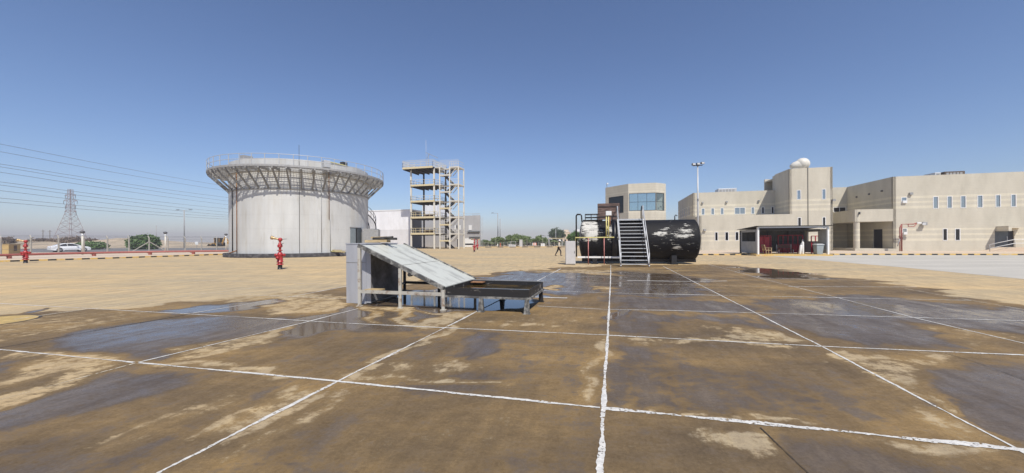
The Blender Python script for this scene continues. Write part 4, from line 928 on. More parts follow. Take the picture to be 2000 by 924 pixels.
# ------------------------------------------------------------------ fire training ramp and pan
FO = Vector((-4.0, 9.9, 0)); FU = Vector((.966, -.2588, 0)); FV = Vector((.2588, .966, 0))
def fp(u, v, z): return FO + FU * u + FV * v + Zv * z
tr = thing('fire_training_ramp', FO, 'weathered pale steel ramp on a rusty frame sloping down to a black pan', 'training prop', rz=-math.radians(15))
RW, RL = 2.15, 2.39
def slopez(u): return 1.60 + (0.56 - 1.60) * u / RL
mb = MB(); a, b, c, d = fp(.0, .0, slopez(0)), fp(RL, 0, slopez(RL)), fp(RL, RW, slopez(RL)), fp(0, RW, slopez(0)); dn = Zv * -.02
mb.add([a, b, c, d, a + dn, b + dn, c + dn, d + dn], [(0, 1, 2, 3), (4, 7, 6, 5), (0, 4, 5, 1), (1, 5, 6, 2), (2, 6, 7, 3), (3, 7, 4, 0)]); mb.build('ramp_sheet', 'ramp', tr)
mb = MB()
for v in (-.03, RW + .03): mb.bar(fp(-.03, v, slopez(-.03) - .02), fp(RL + .02, v, slopez(RL + .02) - .02), .06, .10)
for u in (0.02, 1.2, RL - .04): mb.bar(fp(u, 0, slopez(u) - .07), fp(u, RW, slopez(u) - .07), .06, .07)
mb.bar(fp(RL * .5, .0, slopez(RL * .5) + .004), fp(RL * .5, RW, slopez(RL * .5) + .002), .012, .006)
mb.build('ramp_edge_frame', 'pan_leg', tr)
for v, m_ in ((-.03, 'frame_rust'), (RW + .03, 'pan')):
    for u in (0.0, 1.2, RL):
        mb = MB(); mb.bar(fp(u, v, 0.012), fp(u, v, slopez(u) - .07), .075); mb.bar(fp(u, v, 0.0), fp(u, v, .012), .14); mb.build('leg', m_, tr)
    mb = MB(); mb.bar(fp(.04, v - .001, .385), fp(RL - .04, v - .001, .385), .05, .08); mb.build('cross_bar', m_, tr)
mb = MB(); mb.bar(fp(.0, .05, .36), fp(.0, RW, .36), .05, .06); mb.build('cross_bar', 'frame_rust', tr)
mb = MB(); mb.tube([fp(RL * .62, -.08, slopez(RL * .62) - .10), fp(RL * .62, .05, slopez(RL * .62) - .10)], .05, 8); mb.build('bracket', 'near_black_steel', tr)
mb = MB(); mb.box(fp(.25, .25, .405), (.45, .3, .03), -math.radians(15)); mb.build('shelf_plate', 'wood', tr)
# booth at the high end
bx = thing('steel_cabinet', fp(-.35, 1.0, 0), 'tall grey sheet metal cabinet at the high end of the training ramp', 'cabinet', rz=-math.radians(15))
mb = MB(); mb.obox(FO, FU, FV, Zv, (-.68, -.05), (.30, 1.85), (.0, 1.62)); mb.build('cabinet_body', 'clad_grey', bx, bevel=.008)
mb = MB(); mb.obox(FO, FU, FV, Zv, (-.69, -.04), (.29, 1.86), (1.622, 1.65)); mb.build('cabinet_lid', 'clad_grey', bx)
mb = MB(); mb.obox(FO, FU, FV, Zv, (-.68, -.05), (.292, .2985), (1.12, 1.135)); mb.build('panel_seam', 'galv_dark', bx)
mb = MB(); mb.obox(FO, FU, FV, Zv, (-.045, .03), (.32, 1.80), (.05, 1.52)); mb.build('shaded_side_panel', 'clad_shaded', bx)  # dark sheet where the ramp shades the cabinet, shade painted in
mb = MB(); mb.obox(FO, FU, FV, Zv, (-.04, .10), (.30, .32), (.03, 1.50)); mb.build('side_flap', 'clad_grey', bx)
bo = thing('board_bundle', fp(-.3, 1.2, 1.65), 'small bundle of boards and dark pipes lying on the grey cabinet', 'boards')
for k, (o1, o2, r_, m_) in enumerate([((-.25, -.10, .05), (.35, .0, .06), .05, 'wood'), ((-.2, .02, .05), (.4, .14, .05), .05, 'wood'), ((-.05, -.05, .13), (.62, .08, .12), .035, 'dark_steel'), ((0, .1, .13), (.55, -.1, .17), .03, 'dark_steel'), ((-.15, .1, .16), (.3, .1, .17), .03, 'wood')]):
    p = fp(-.25, 1.0, 1.65); mb = MB(); (mb.bar(p + Vector(o1), p + Vector(o2), r_ * 2.4, r_ * 1.4) if m_ == 'wood' else mb.tube([p + Vector(o1), p + Vector(o2)], r_, 8)); mb.build('board' if m_ == 'wood' else 'pipe', m_, bo)
# pan
pn = thing('burn_pan', fp(3.4, .9, 0), 'shallow blackened steel fuel pan on short legs at the foot of the ramp', 'pan', rz=-math.radians(15))
u0, u1, v0, v1, pz0, pz1 = RL + .06, 4.55, -.02, 1.78, .36, .555
mb = MB()
for (ua, ub, va, vb) in ((u0, u1, v0, v0 + .015), (u0, u1, v1 - .015, v1), (u0, u0 + .015, v0 + .016, v1 - .016), (u1 - .015, u1, v0 + .016, v1 - .016)): mb.obox(FO, FU, FV, Zv, (ua, ub), (va, vb), (pz0, pz1))
mb.obox(FO, FU, FV, Zv, (u0 + .002, u1 - .002), (v0 + .002, v1 - .002), (pz0 - .012, pz0 - .001)); mb.build('pan_wall', 'pan', pn)
mb = MB(); mb.obox(FO, FU, FV, Zv, (u0 - .02, u1 + .03), (v0 - .035, v0 - .001), (pz0 - .04, pz0 + .01)); mb.obox(FO, FU, FV, Zv, (u1 + .001, u1 + .035), (v0, v1), (pz0 - .04, pz0 + .01)); mb.build('pan_rail', 'pan_leg', pn)
mb = MB(); mb.obox(FO, FU, FV, Zv, (u0 - .01, u1 + .01), (v1 + .001, v1 + .03), (pz1 - .02, pz1 + .012)); mb.build('rim', 'galv_dark', pn)
mb = MB(); mb.obox(FO, FU, FV, Zv, (u0 + .016, u1 - .016), (v0 + .016, v1 - .016), (pz0 + .001, pz0 + .085)); mb.build('pan_water', 'oil', pn)
for u in (3.38, 4.50):
    for v in (v0 - .02, v1 - .05):
        mb = MB(); b_ = fp(u, v, 0); mb.add([b_ + FU * x * s_ + FV * y * s_ + Zv * z for z, s_ in ((.008, .062), (pz0 - .013, .040)) for x, y in ((-1, -1), (1, -1), (1, 1), (-1, 1))], [(0, 3, 2, 1), (4, 5, 6, 7), (0, 1, 5, 4), (1, 2, 6, 5), (2, 3, 7, 6), (3, 0, 4, 7)])
        mb.obox(b_, FU, FV, Zv, (-.085, .085), (-.07, .07), (0, .008)); mb.build('leg', 'pan_leg' if v < .5 else 'pan', pn)
mb = MB(); mb.obox(FO, FU, FV, Zv, (u0 + .05, u0 + .42), (v1 - .25, v1 - .03), (pz1 - .05, pz1 - .025)); mb.build('rust_plate', 'rust', pn)

# ------------------------------------------------------------------ drill tower
DO = Vector((-22.5, 84.0, 0)); DU, DV = BU, BN
def dp(u, v, z): return DO + DU * u + DV * v + Zv * z
dt = thing('drill_tower', DO, 'tall open steel training tower with five decks and a zigzag stair', 'tower')
W = 5.65; D = 5.9; FLs = [hz(803.6, 270 + y / 4.015, 84) for y in (748, 622, 497, 372)]; top = hz(803.6, 270 + 240 / 4.015, 84)
lev = FLs + [top]
for (u, v, m_) in ((0, 0, 'tower_pale'), (W, 0, 'tower_pale'), (0, D, 'near_black_steel'), (W, D, 'tower_pale'), (7.0, 0, 'tower_pale'), (9.35, 0, 'tower_pale'), (11.4, 0, 'tower_pale'), (7.0, 3.0, 'near_black_steel'), (11.4, 3.0, 'tower_pale')):
    mb = MB(); mb.bar(dp(u, v, 0), dp(u, v, top - .05), .34 if u <= W else .26); mb.build('column', m_, dt)
for i, z in enumerate(lev):
    last = i == 4; e = 1.5 if last else 0
    mb = MB(); mb.obox(DO, DU, DV, Zv, (-e, W + .2), (-.2 if not last else -1.0, D + .1), (z - .12, z))
    for k in range(6): mb.obox(DO, DU, DV, Zv, (-e + .1 + k * (W + e) / 5.2, -e + .25 + k * (W + e) / 5.2), (-.15 if not last else -.95, D), (z - .42, z - .121))
    mb.build('deck', 'near_black_steel', dt)
    fv = -.24 if not last else -1.04
    mb = MB(); mb.obox(DO, DU, DV, Zv, (-e, W + .2), (fv - .06, fv), (z - .25, z + .16)); mb.obox(DO, DU, DV, Zv, (-e - .06, -e - .001), (fv, D + .1), (z - .25, z + .06)); mb.build('fascia', 'tower_cream', dt)
    mb = MB(); zr = z + .08
    ring = [dp(-e, fv, 0), dp(W + .2, fv, 0), dp(W + .2, D + .1, 0), dp(-e, D + .1, 0), dp(-e, fv, 0)]
    rm = 'tower_pale' if i > 1 else 'tower_cream'
    for a, b in zip(ring[:-1], ring[1:]):
        for hh in (.55, 1.1): mb.bar(a + Zv * (zr + hh), b + Zv * (zr + hh), .06)
        n = 5
        for k in range(n + 1): p = a + (b - a) * (k / n); mb.bar(p + Zv * zr, p + Zv * (zr + 1.1), .06)
        if last:
            for k in range(40): p = a + (b - a) * (k / 40); mb.bar(p + Zv * zr, p + Zv * (zr + 1.5), .025)
            mb.bar(a + Zv * (zr + 1.5), b + Zv * (zr + 1.5), .05)
    mb.build('guard_rail', rm, dt)
    # stair landing at this level + half landing
    mb = MB(); mb.obox(DO, DU, DV, Zv, (W + .21, 7.3), (0, 3.0), (z - .15, z)); mb.obox(DO, DU, DV, Zv, (9.4, 11.5), (-.1, 3.0), (z - .3, z - .05)); mb.obox(DO, DU, DV, Zv, (7.3, 9.4), (1.6, 3.0), (z - .2, z - .05)); mb.build('landing', 'tower_pale', dt)
    zp = lev[i - 1] if i else 0.0; zm = (z + zp) / 2 + .2
    mb = MB(); mb.obox(DO, DU, DV, Zv, (7.0, 9.3), (-.15, 1.2), (zm - .3, zm)); mb.build('half_landing', 'tower_cream' if i < 3 else 'tower_pale', dt)
    mb = MB()
    for (p, q_) in ((dp(7.7, .3, zm), dp(9.9, .3, zp)), (dp(9.6, 2.0, z), dp(7.6, 1.6, zm))):
        for s_ in (0, 1.0): mb.bar(p + DV * s_, q_ + DV * s_, .10, .28)
        for k in range(9): c = p + (q_ - p) * ((k + .5) / 9); mb.bar(c, c + DV * 1.0, .26, .05)
    mb.build('stair_flight', 'near_black_steel', dt)
    mb = MB()
    for hh in (.5, 1.05):
        mb.bar(dp(7.0, -.15, zm + hh), dp(9.3, -.15, zm + hh), .05); mb.bar(dp(9.4, -.1, z + hh), dp(11.5, -.1, z + hh), .05); mb.bar(dp(11.5, -.1, z + hh), dp(11.5, 3.0, z + hh), .05)
        mb.bar(dp(W + .2, 0, z + hh), dp(7.0, 0, z + hh), .05)
    for u in (7.0, 7.6, 8.2, 8.8): mb.bar(dp(u, -.15, zm), dp(u, -.15, zm + 1.05), .05)
    for u in (9.4, 9.9, 10.4, 10.9, 11.5): mb.bar(dp(u, -.1, z - .05), dp(u, -.1, z + 1.05), .05)
    if last:
        for k in range(28): mb.bar(dp(9.4 - 2.3 + k * .16, -.1, z), dp(7.1 + k * .16, -.1, z + 1.5), .025)
    mb.build('stair_rail', 'tower_pale', dt)
    mb = MB()
    for v in (0, 1.4): mb.bar(dp(9.5, v, z - 1.9), dp(11.0, v, z - .3), .12)
    mb.build('knee_brace', 'tower_pale', dt)
zm1 = FLs[1]
for i in (0, 1):
    mb = MB(); mb.obox(DO, DU, DV, Zv, (.3, 2.6), (D - .4, D - .3), (FLs[i] + .1, FLs[i] + 1.0)); mb.build('timber_panel', 'rust', dt)
mb = MB(); mb.bar(dp(4.3, 0, top), dp(4.3, 0, top + 3.0), .07); mb.bar(dp(3.7, 0, top + 3.4), dp(6.6, 0, top + 2.0), .10); mb.bar(dp(3.9, 0, top + 2.1), dp(4.6, 0, top + 3.0), .06); mb.build('hoist_arm', 'galv_dark', dt)
mb = MB(); mb.tube([dp(3.2, 1, top), dp(3.2, 1, top + 6.5)], .03, 5); mb.build('aerial', 'galv', dt)

# ------------------------------------------------------------------ sheds behind
def pixwall(px_, py_, Y): return at(px_, py_, Y)
s1 = thing('white_shed', (-33, 100, 0), 'long plain white shed between the round tank and the steel tower', 'building')
So = at(690, 470, 94); So.z = 0
def onp(px_, py_, O, U):                   # ray meets vertical plane through O along U -> (t, z)
    N = Vector((-U.y, U.x, 0)); d = ray(px_, py_); k = (O - CAM).dot(N) / d.dot(N); p = CAM + d * k; return (p - O).dot(U), p.z
N_ = BN
tE, zE = onp(803, 414, So, BU); tS, zS = onp(722, 413, So, BU)
mb = MB(); mb.obox(So, BU, BN, Zv, (-9, tE), (0, 5.1), (0, zS)); mb.build('wall', 'shed', s1)
mb = MB(); mb.obox(So, BU, BN, Zv, (tE + .002, tE + .03), (.05, 5.08), (.05, zS - .1)); mb.build('shaded_side', 'side_shade', s1)  # dark sheet painted as the shaded end of the white shed
mb = MB(); mb.obox(So, BU, BN, Zv, (-9.05, tE + .05), (-.08, 5.2), (zS + .002, zS + .25)); mb.build('roof_trim', 'white', s1)
mb = MB(); mb.obox(So, BU, BN, Zv, (tE - .9, tE - .05), (-.9, -.3), (0, .5)); mb.build('step', 'galv_dark', s1)
s2 = thing('grey_shed', (-12, 100, 0), 'pale grey two storey shed with a white shutter behind the steel tower stair', 'building')
Sp = So + BN * 16.0
t1, t2 = onp(805.5, 470, Sp, BU)[0], onp(824, 470, Sp, BU)[0]
Sq = So + BN * 15.0
t3, t4 = onp(824, 470, Sq, BU)[0], onp(938, 470, Sq, BU)[0]; z3 = onp(900, 421.5, Sq, BU)[1]; z3a = onp(835, 400, Sq, BU)[1]
def sh(x0, y0, x1, y1): a = onp(x0, (y0 + y1) / 2, Sq, BU)[0]; b = onp(x1, (y0 + y1) / 2, Sq, BU)[0]; return (a, b, onp((x0 + x1) / 2, y1, Sq, BU)[1], onp((x0 + x1) / 2, y0, Sq, BU)[1])
sw = sh(891, 440, 893.5, 448); sdv_ = sh(892.5, 467, 895.5, 484.4); sdv_ = (sdv_[0], sdv_[1], 0.02, sdv_[3])
wall(Sq, BU, BN, t3, t4, 0, z3, [sw, sdv_], 'shed_grey', s2)
pa, pb2 = Sq + BU * t3 + BN * .31, Sq + BU * (t4 - .02) + BN * .31; bk = Vector((-.11, .99, 0)) * 14
mb = MB(); mb.prism([V2(pa), V2(pb2), V2(pb2 + bk), V2(pa + bk)], 0, z3 - .05); mb.build('hall', 'shed_grey', s2)
mb = MB(); mb.obox(Sq, BU, BN, Zv, (t3 + .01, onp(853, 450, Sq, BU)[0]), (.32, 10), (z3 + .001, z3a)); mb.build('raised_bay', 'shed', s2)
mb = MB(); mb.obox(Sq, BU, BN, Zv, (sdv_[0] + .02, sdv_[1] - .02), (.15, .2), (.02, sdv_[3] - .02)); mb.build('door', 'door_dark', s2)
mb = MB(); mb.obox(Sq, BU, BN, Zv, (sw[0] + .02, sw[1] - .02), (.15, .2), (sw[2], sw[3])); mb.build('window', 'glass_dark', s2)
for (x0, y0, x1, y1) in ((888, 440, 890.8, 448.5), (897.5, 440, 900, 448.8), (915.5, 440, 921.5, 449.5)):
    h = sh(x0, y0, x1, y1); mb = MB(); mb.obox(Sq, BU, BN, Zv, (h[0], h[1]), (-.12, -.003), (h[2], h[3])); mb.build('shutter_leaf', 'white', s2)
h = sh(908, 465.5, 927, 484.2); mb = MB(); mb.obox(Sq, BU, BN, Zv, (h[0], h[1]), (-.06, -.003), (.03, h[3])); rs = mb.build('roller_shutter', 'white', s2)
mb = MB(); mb.obox(Sq, BU, BN, Zv, (h[0] + .1, h[1] - .3), (-.09, -.061), (onp(918, 478.5, Sq, BU)[1], onp(918, 475.6, Sq, BU)[1])); mb.build('shutter_slot', 'black', rs)
for y_, dx in ((452, 0), (462.5, 3)):
    h = sh(914 + dx, y_, 937.5, y_ + 1.6); mb = MB(); mb.obox(Sq, BU, BN, Zv, (h[0], h[1]), (-.35, -.003), (h[2] + .02, h[3])); mb.build('awning', 'door_grey', s2)
mb = MB()
for k in range(12): a = t4 - 2.4 + k * .2; mb.obox(Sq, BU, BN, Zv, (a, a + .04), (.1, .14), (z3, z3 + .5))
mb.obox(Sq, BU, BN, Zv, (t4 - 5, t4), (.08, .14), (z3 + .5, z3 + .56)); mb.build('roof_rail', 'galv', s2)
mb = MB()
for u in (t4 + .35, t4 + .75): mb.bar(Sq + BU * u + Zv * .1, Sq + BU * u + Zv * (z3 - .3), .05)
for k in range(24): z = .5 + k * (z3 - 1.2) / 24; mb.bar(Sq + BU * (t4 + .35) + Zv * z, Sq + BU * (t4 + .75) + Zv * z, .04)
mb.build('wall_ladder', 'galv', s2)

# ------------------------------------------------------------------ black tank trainer
K0, K1 = Vector((5.25, 28.25, 1.72)), Vector((12.95, 26.65, 1.72)); KR_ = 1.42
kx = (K1 - K0).normalized(); kn = Vector((-kx.y, kx.x, 0)); KLn = (K1 - K0).length
bt_ = thing('training_tank', ((K0 + K1) / 2 * 1.0).to_2d().to_3d(), 'scorched black horizontal steel tank with peeling white paint on short legs', 'tank', rz=math.atan2(kx.y, kx.x))
prof = [(0.001, -.22), (.5, -.19), (1.0, -.10), (1.28, -.03), (KR_, .05)] + [(KR_, .05 + (KLn - .1) * k / 60) for k in range(1, 61)] + [(1.28, KLn + .05), (1.0, KLn + .14), (.5, KLn + .22), (.001, KLn + .25)]
mb = MB(); mb.lathe(prof, K0, kx, 72); ob = mb.build('tank_shell', 'peel', bt_)
inv = root_of(ob).matrix_basis
at2 = ob.data.attributes.new('peel', 'FLOAT', 'POINT'); vals = []
BL = [  # px, py, rx, ry, strength on the visible near side
    (1158, 450, 26, 18, .85), (1150, 440, 20, 10, .8), (1192, 455, 16, 14, .55), (1160, 466, 40, 6, .6), (1290, 457, 13, 5, 1.0), (1340, 450, 12, 6, .8), (1335, 460, 18, 4, 1.0), (1342, 443, 6, 8, .5), (1310, 446, 3, 22, .45), (1324, 484, 9, 4, .7), (1278, 476, 6, 2.5, .6), (1296, 446, 8, 3, .6), (1318, 478, 14, 2, .5), (1240, 440, 6, 3, .4)]
for v in ob.data.vertices:
    p = inv @ v.co; s = -.15
    if (p - K0).dot(kn) < .1 and p.y > 1:
        q_ = p - CAM; k = F / q_.y; X = CX + k * q_.x; Y = HY - k * q_.z - ROLL * (X - CX)
        for bx_, by_, rx, ry, st_ in BL:
            e = ((X - bx_) / rx) ** 2 + ((Y - by_) / ry) ** 2
            if e < 2.2: s = max(s, st_ * min(1, 1.35 - .6 * e))
        s = s if s < .3 else (s * .80 if X < 1210 else s * .62)
        if X > 1275 and 440 < Y < 492: s = max(s, .08)
        if 1168 < X < 1186 and Y < 470: s -= .5
        if X > 1208 and X < 1268: s = -.2
    vals.append(s)
at2.data.foreach_set('value', vals)
def kp(u, n_, z): return Vector((K0.x, K0.y, 0)) + kx * u + kn * n_ + Zv * z
def ku(px_, n_=-1.42):
    O = kp(0, n_, 0); d = ray(px_, 480); k = (O - CAM).dot(kn) / d.dot(kn); return (CAM + d * k - O).dot(kx)
mb = MB(); uC = ku(1201)
mb.lathe([(KR_ + .01, -.16), (KR_ + .09, -.16), (KR_ + .09, .16), (KR_ + .01, .16)], K0 + kx * uC, kx, 64); mb.build('collar_ring', 'black', bt_)
for u in (ku(1162), ku(1237), ku(1318.5)):
    mb = MB(); mb.obox(kp(u, 0, 0), kx, kn, Zv, (-.17, .17), (-1.15, 1.15), (0, .62)); mb.obox(kp(u, 0, 0), kx, kn, Zv, (-.24, .24), (-1.2, 1.2), (0, .03)); mb.build('saddle_leg', 'black', bt_)
mb = MB(); mb.obox(kp(0, 0, 0), kx, kn, Zv, (0, KLn), (-.35, -.2), (.12, .34)); mb.build('base_beam', 'near_black_steel', bt_)
mb = MB(); mb.obox(kp(0, 0, 0), kx, kn, Zv, (ku(1128), ku(1212)), (-1.62, -1.54), (.44, .56)); mb.build('base_rail', 'white', bt_)
# top guard rail and access ladder (left end)
mb = MB(); zt2 = 1.72 + KR_
for hh in (.25, .48):
    mb.tube([kp(ku(1143), -.4, zt2 + hh), kp(ku(1172), -.4, zt2 + hh)], .03, 6); mb.tube([kp(ku(1143), .5, zt2 + hh), kp(ku(1172), .5, zt2 + hh)], .03, 6)
for x in (1143, 1155, 1167): mb.tube([kp(ku(x), -.4, zt2 - .15), kp(ku(x), -.4, zt2 + .48)], .03, 6)
mb.tube([kp(ku(1143), -.4, zt2 + .48), kp(ku(1143), .5, zt2 + .48)], .03, 6)
mb.obox(kp(0, 0, 0), kx, kn, Zv, (ku(1138), ku(1178)), (-.5, .6), (zt2 + .02, zt2 + .06)); mb.build('top_guard_rail', 'black', bt_)
mb = MB()
for n_ in (-1.0, -.55): 
    mb.tube([kp(-.38, n_, .5), kp(-.38, n_, zt2 + .35), kp(-.30, n_, zt2 + .45), kp(-.08, n_, zt2 + .45), kp(.0, n_, zt2 + .36), kp(.03, n_, zt2 - .1)], .045, 8)
for k in range(11): mb.tube([kp(-.38, -1.0, .6 + k * .26), kp(-.38, -.55, .6 + k * .26)], .02, 5)
mb.build('side_ladder', 'black', bt_)
mb = MB(); mb.tube([kp(ku(1326), -.2, zt2 - .1), kp(ku(1326), -.2, zt2 + .25), kp(ku(1328), -.2, zt2 + .33), kp(ku(1331), -.2, zt2 + .25)], .035, 6); mb.build('lifting_hook', 'black', bt_)
# stair
sx0, sx1 = 1214.5, 1266.5
gb = (G(sx0, 521), G(sx1, 521.5)); topY = kp(ku(1240), -.9, zt2 - .05)
sw_ = (gb[1] - gb[0]).length; su = kx
stc = (gb[0] + gb[1]) / 2
stp = thing('access_stair', stc, 'silver open stair of thirteen treads leaning against the black tank', 'stair', rz=math.atan2(kx.y, kx.x))
run = (topY - stc).dot(kn); rise = at(1240, 427.5, stc.y + run).z
def sp_(u, n_, z): return stc + su * u + kn * n_ + Zv * z
hw = .86
for s_ in (-1, 1):
    mb = MB(); mb.bar(sp_(s_ * hw, 0, .0), sp_(s_ * hw, run, rise), .06, .18); mb.build('stringer', 'galv', stp)
    mb = MB(); mb.tube([sp_(s_ * hw, -.02, .9), sp_(s_ * hw, run - .1, rise + .9)], .03, 8)
    mb.tube([sp_(s_ * hw, 0.0, 0), sp_(s_ * hw, -.02, .9)], .03, 8); mb.tube([sp_(s_ * hw, run - .1, rise - .3), sp_(s_ * hw, run - .1, rise + .9)], .045, 8)
    mb.tube([sp_(s_ * hw, run * .5, rise * .5), sp_(s_ * hw, run * .5, rise * .5 + .9)], .03, 8); mb.build('handrail', 'galv', stp)
    mb = MB(); mb.tube([sp_(s_ * hw, run, rise + .9), sp_(s_ * hw, run + .5, rise + .9), sp_(s_ * hw, run + .8, rise + .6), sp_(s_ * hw, run + .8, rise)], .04, 8); mb.build('top_rail', 'black', stp)
for k in range(13):
    f_ = (k + .7) / 13; mb = MB(); mb.obox(stc, su, kn, Zv, (-hw + .03, hw - .03), (run * f_ - .03, run * f_ + .17), (rise * f_ - .045, rise * f_)); mb.build('tread', 'galv', stp)
mb = MB(); mb.obox(stc, su, kn, Zv, (-hw, hw), (run + .02, run + .9), (rise - .06, rise)); mb.build('platform', 'galv', stp)
# scorched board
bu0, bu1 = ku(1167.5, -.2), ku(1210.5, -.2); bz0, bz1 = hz(1190, 429, kp(bu0, -.2, 0).y), hz(1190, 397.5, kp(bu0, -.2, 0).y)
sb = thing('scorched_board', kp((bu0 + bu1) / 2, -.1, 1.72 + KR_), 'scorched brown black hatch board standing upright on top of the black tank', 'board', rz=math.atan2(kx.y, kx.x))
mb = MB(); mb.obox(kp(0, 0, 0), kx, kn, Zv, (bu0, bu1), (-.14, -.08), (bz0, bz1)); mb.build('panel', 'burnt_wood', sb, bevel=.01)
mb = MB()
for z in (bz0 + .22, bz1 - .24): mb.obox(kp(0, 0, 0), kx, kn, Zv, (bu0 + .02, bu1 - .02), (-.17, -.142), (z - .03, z + .02))
mb.build('batten', 'black', sb)
mb = MB()
for u in (bu0 + .15, bu1 - .15): mb.bar(kp(u, -.05, zt2 - .08), kp(u, -.05, bz1 - .1), .07)
mb.build('strut', 'black', sb)
# gas piping in front
gp_ = thing('gas_pipework', kp(ku(1189, -1.9), -1.9, 0), 'pale yellow pipe run on thin faded red legs in front of the black tank', 'pipe')
yn = -1.9; gz = hz(1160, 464, kp(ku(1160, yn), yn, 0).y)
uu = lambda x: ku(x, yn)
mb = MB(); mb.tube([kp(uu(1124), yn, gz - .28), kp(uu(1124), yn, gz), kp(uu(1200), yn, gz)], .04, 8)
mb.tube([kp(uu(1184.5), yn, gz), kp(uu(1184.5), yn, hz(1185, 422, kp(uu(1185), yn, 0).y))], .04, 8); mb.tube([kp(uu(1188.8), yn, gz), kp(uu(1188.8), yn, hz(1189, 422, kp(uu(1189), yn, 0).y))], .04, 8)
mb.tube([kp(uu(1184.5), yn, gz + .9), kp(uu(1188.8), yn, gz + .4)], .03, 6); mb.build('gas_pipe', 'gas_yellow', gp_)
for x in (1149, 1180):
    mb = MB(); mb.tube([kp(uu(x), yn, 0), kp(uu(x), yn, gz - .03)], .03, 6); mb.build('leg', 'pipe_pink', gp_)
zq = hz(1189, 421, kp(uu(1189), yn, 0).y); mb = MB(); mb.obox(kp(uu(1189), yn, 0), kx, kn, Zv, (-.19, .19), (-.1, .1), (zq, zq + .30)); mb.build('burner_box', 'white', gp_, bevel=.02)
mb = MB(); mb.tube([kp(uu(1191.5), yn + .03, zq - .7), kp(uu(1191.5), yn + .03, zq)], .05, 6); mb.build('bracket', 'rust', gp_)
# grey valve cabinet
cb0, cb1 = G(1105, 517.3), G(1124, 517.6)
cbx = thing('valve_cabinet', (cb0 + cb1) / 2 + Vector((0, .4, 0)), 'plain light grey metal cabinet standing left of the black tank', 'cabinet')
Uc = (cb1 - cb0).normalized(); Nc = Vector((-Uc.y, Uc.x, 0)); wc = (cb1 - cb0).length
ang = math.radians(-6); Uc = Vector((math.cos(ang), math.sin(ang), 0)); Nc = Vector((-Uc.y, Uc.x, 0))
mb = MB(); mb.obox(cb0, Uc, Nc, Zv, (0, wc), (0, .8), (.04, 1.65)); mb.build('cabinet_body', 'box_grey', cbx, bevel=.012)
mb = MB(); mb.obox(cb0, Uc, Nc, Zv, (.03, wc - .03), (.03, .77), (0, .04)); mb.build('foot', 'dark_steel', cbx)
mb = MB(); mb.obox(cb0, Uc, Nc, Zv, (.03, wc - .03), (-.012, -.001), (.08, 1.61)); mb.build('door', 'box_grey', cbx, bevel=.004)
mb = MB(); mb.obox(cb0, Uc, Nc, Zv, (wc - .09, wc - .06), (-.035, -.013), (.8, .95)); mb.build('handle', 'dark_steel', cbx)

# ------------------------------------------------------------------ waiting shelter
f0, f1 = G(1480.5, 497.2, .13), G(1617, 497.2, .13)
SU = (f1 - f0).normalized(); SN = Vector((-SU.y, SU.x, 0)); SW = (f1 - f0).length; SD = 3.8; SO = Vector((f0.x, f0.y, .13))
zf = hz(1480, 443.5, f0.y) - .13; zr_ = zf - .25
she = thing('shelter', SO + SU * SW / 2, 'open fronted corrugated shelter with white posts on the kerb before the beige building', 'shelter')
mb = MB(); mb.obox(SO, SU, SN, Zv, (-.3, SW + .3), (-.3, SD + .2), (-.13, 0.02)); mb.build('base_slab', ['kerb_y'], she)
for u in (0.0, SW):
    for n_ in (0, SD): mb = MB(); mb.bar(SO + SU * u + SN * n_, SO + SU * u + SN * n_ + Zv * (zf if n_ == 0 else zr_), .16); mb.build('post', 'white' if n_ == 0 else 'dark_steel', she)
for u in (SW * .12, SW * .43, SW * .74): mb = MB(); mb.bar(SO + SU * u + SN * (SD - .1), SO + SU * u + SN * (SD - .1) + Zv * zr_, .09); mb.build('post', 'dark_steel', she)
mb = MB()
def corr(a, b, z0, z1, holes=()):          # corrugated vertical sheet from a to b
    L = (b - a).length; n = int(L / .07); U = (b - a) / L; N = Vector((-U.y, U.x, 0))
    for i in range(n):
        t0_, t1_ = L * i / n, L * (i + 1) / n; o0, o1 = (.02 if i % 2 else -.02), (.02 if (i + 1) % 2 else -.02)
        segs = [(z0, z1)]
        for (ha, hb_, hc, hd) in holes:
            if ha < (t0_ + t1_) / 2 < hb_: segs = [(z0, hc), (hd, z1)]
        for c, d in segs: mb.quad(a + U * t0_ + N * o0 + Zv * c, a + U * t1_ + N * o1 + Zv * c, a + U * t1_ + N * o1 + Zv * d, a + U * t0_ + N * o0 + Zv * d)
corr(SO + SN * .12, SO + SN * (SD - .1), .12, zr_ - .0, [(.35, 3.3, 1.35, 2.35)]); mb.build('side_panel', 'corr', she)
mb = MB(); corr(SO + SU * SW + SN * .12, SO + SU * SW + SN * (SD - .1), .12, zr_, [(1.3, 3.1, 1.35, 2.35)]); mb.build('side_panel', 'corr', she)
mb = MB(); corr(SO + SN * SD + SU * .1, SO + SN * SD + SU * (SW * .74), .15, zr_); corr(SO + SN * SD + SU * SW * .74, SO + SN * SD + SU * (SW - .1), .15, zr_); mb.build('rear_panel', 'corr_shaded', she)  # rear sheet coloured dark for the shaded interior
mb = MB(); a, b = SO - SU * .35 - SN * .35, SO + SU * (SW + .35) - SN * .35; n = 90; L = (b - a).length
for i in range(n):
    o0, o1 = (.025 if i % 2 else -.025), (.025 if (i + 1) % 2 else -.025)
    p, q_ = a + SU * (L * i / n), a + SU * (L * (i + 1) / n)
    mb.quad(p + Zv * (zf + .10 + o0), q_ + Zv * (zf + .10 + o1), q_ + SN * (SD + .7) + Zv * (zr_ + .08 + o1), p + SN * (SD + .7) + Zv * (zr_ + .08 + o0))
mb.build('roof_sheet', 'near_black_steel', she)
mb = MB(); mb.obox(SO, SU, SN, Zv, (-.02, SW + .02), (-.08, .08), (zf - .12, zf + .06)); mb.build('front_beam', 'galv', she)
mb = MB()
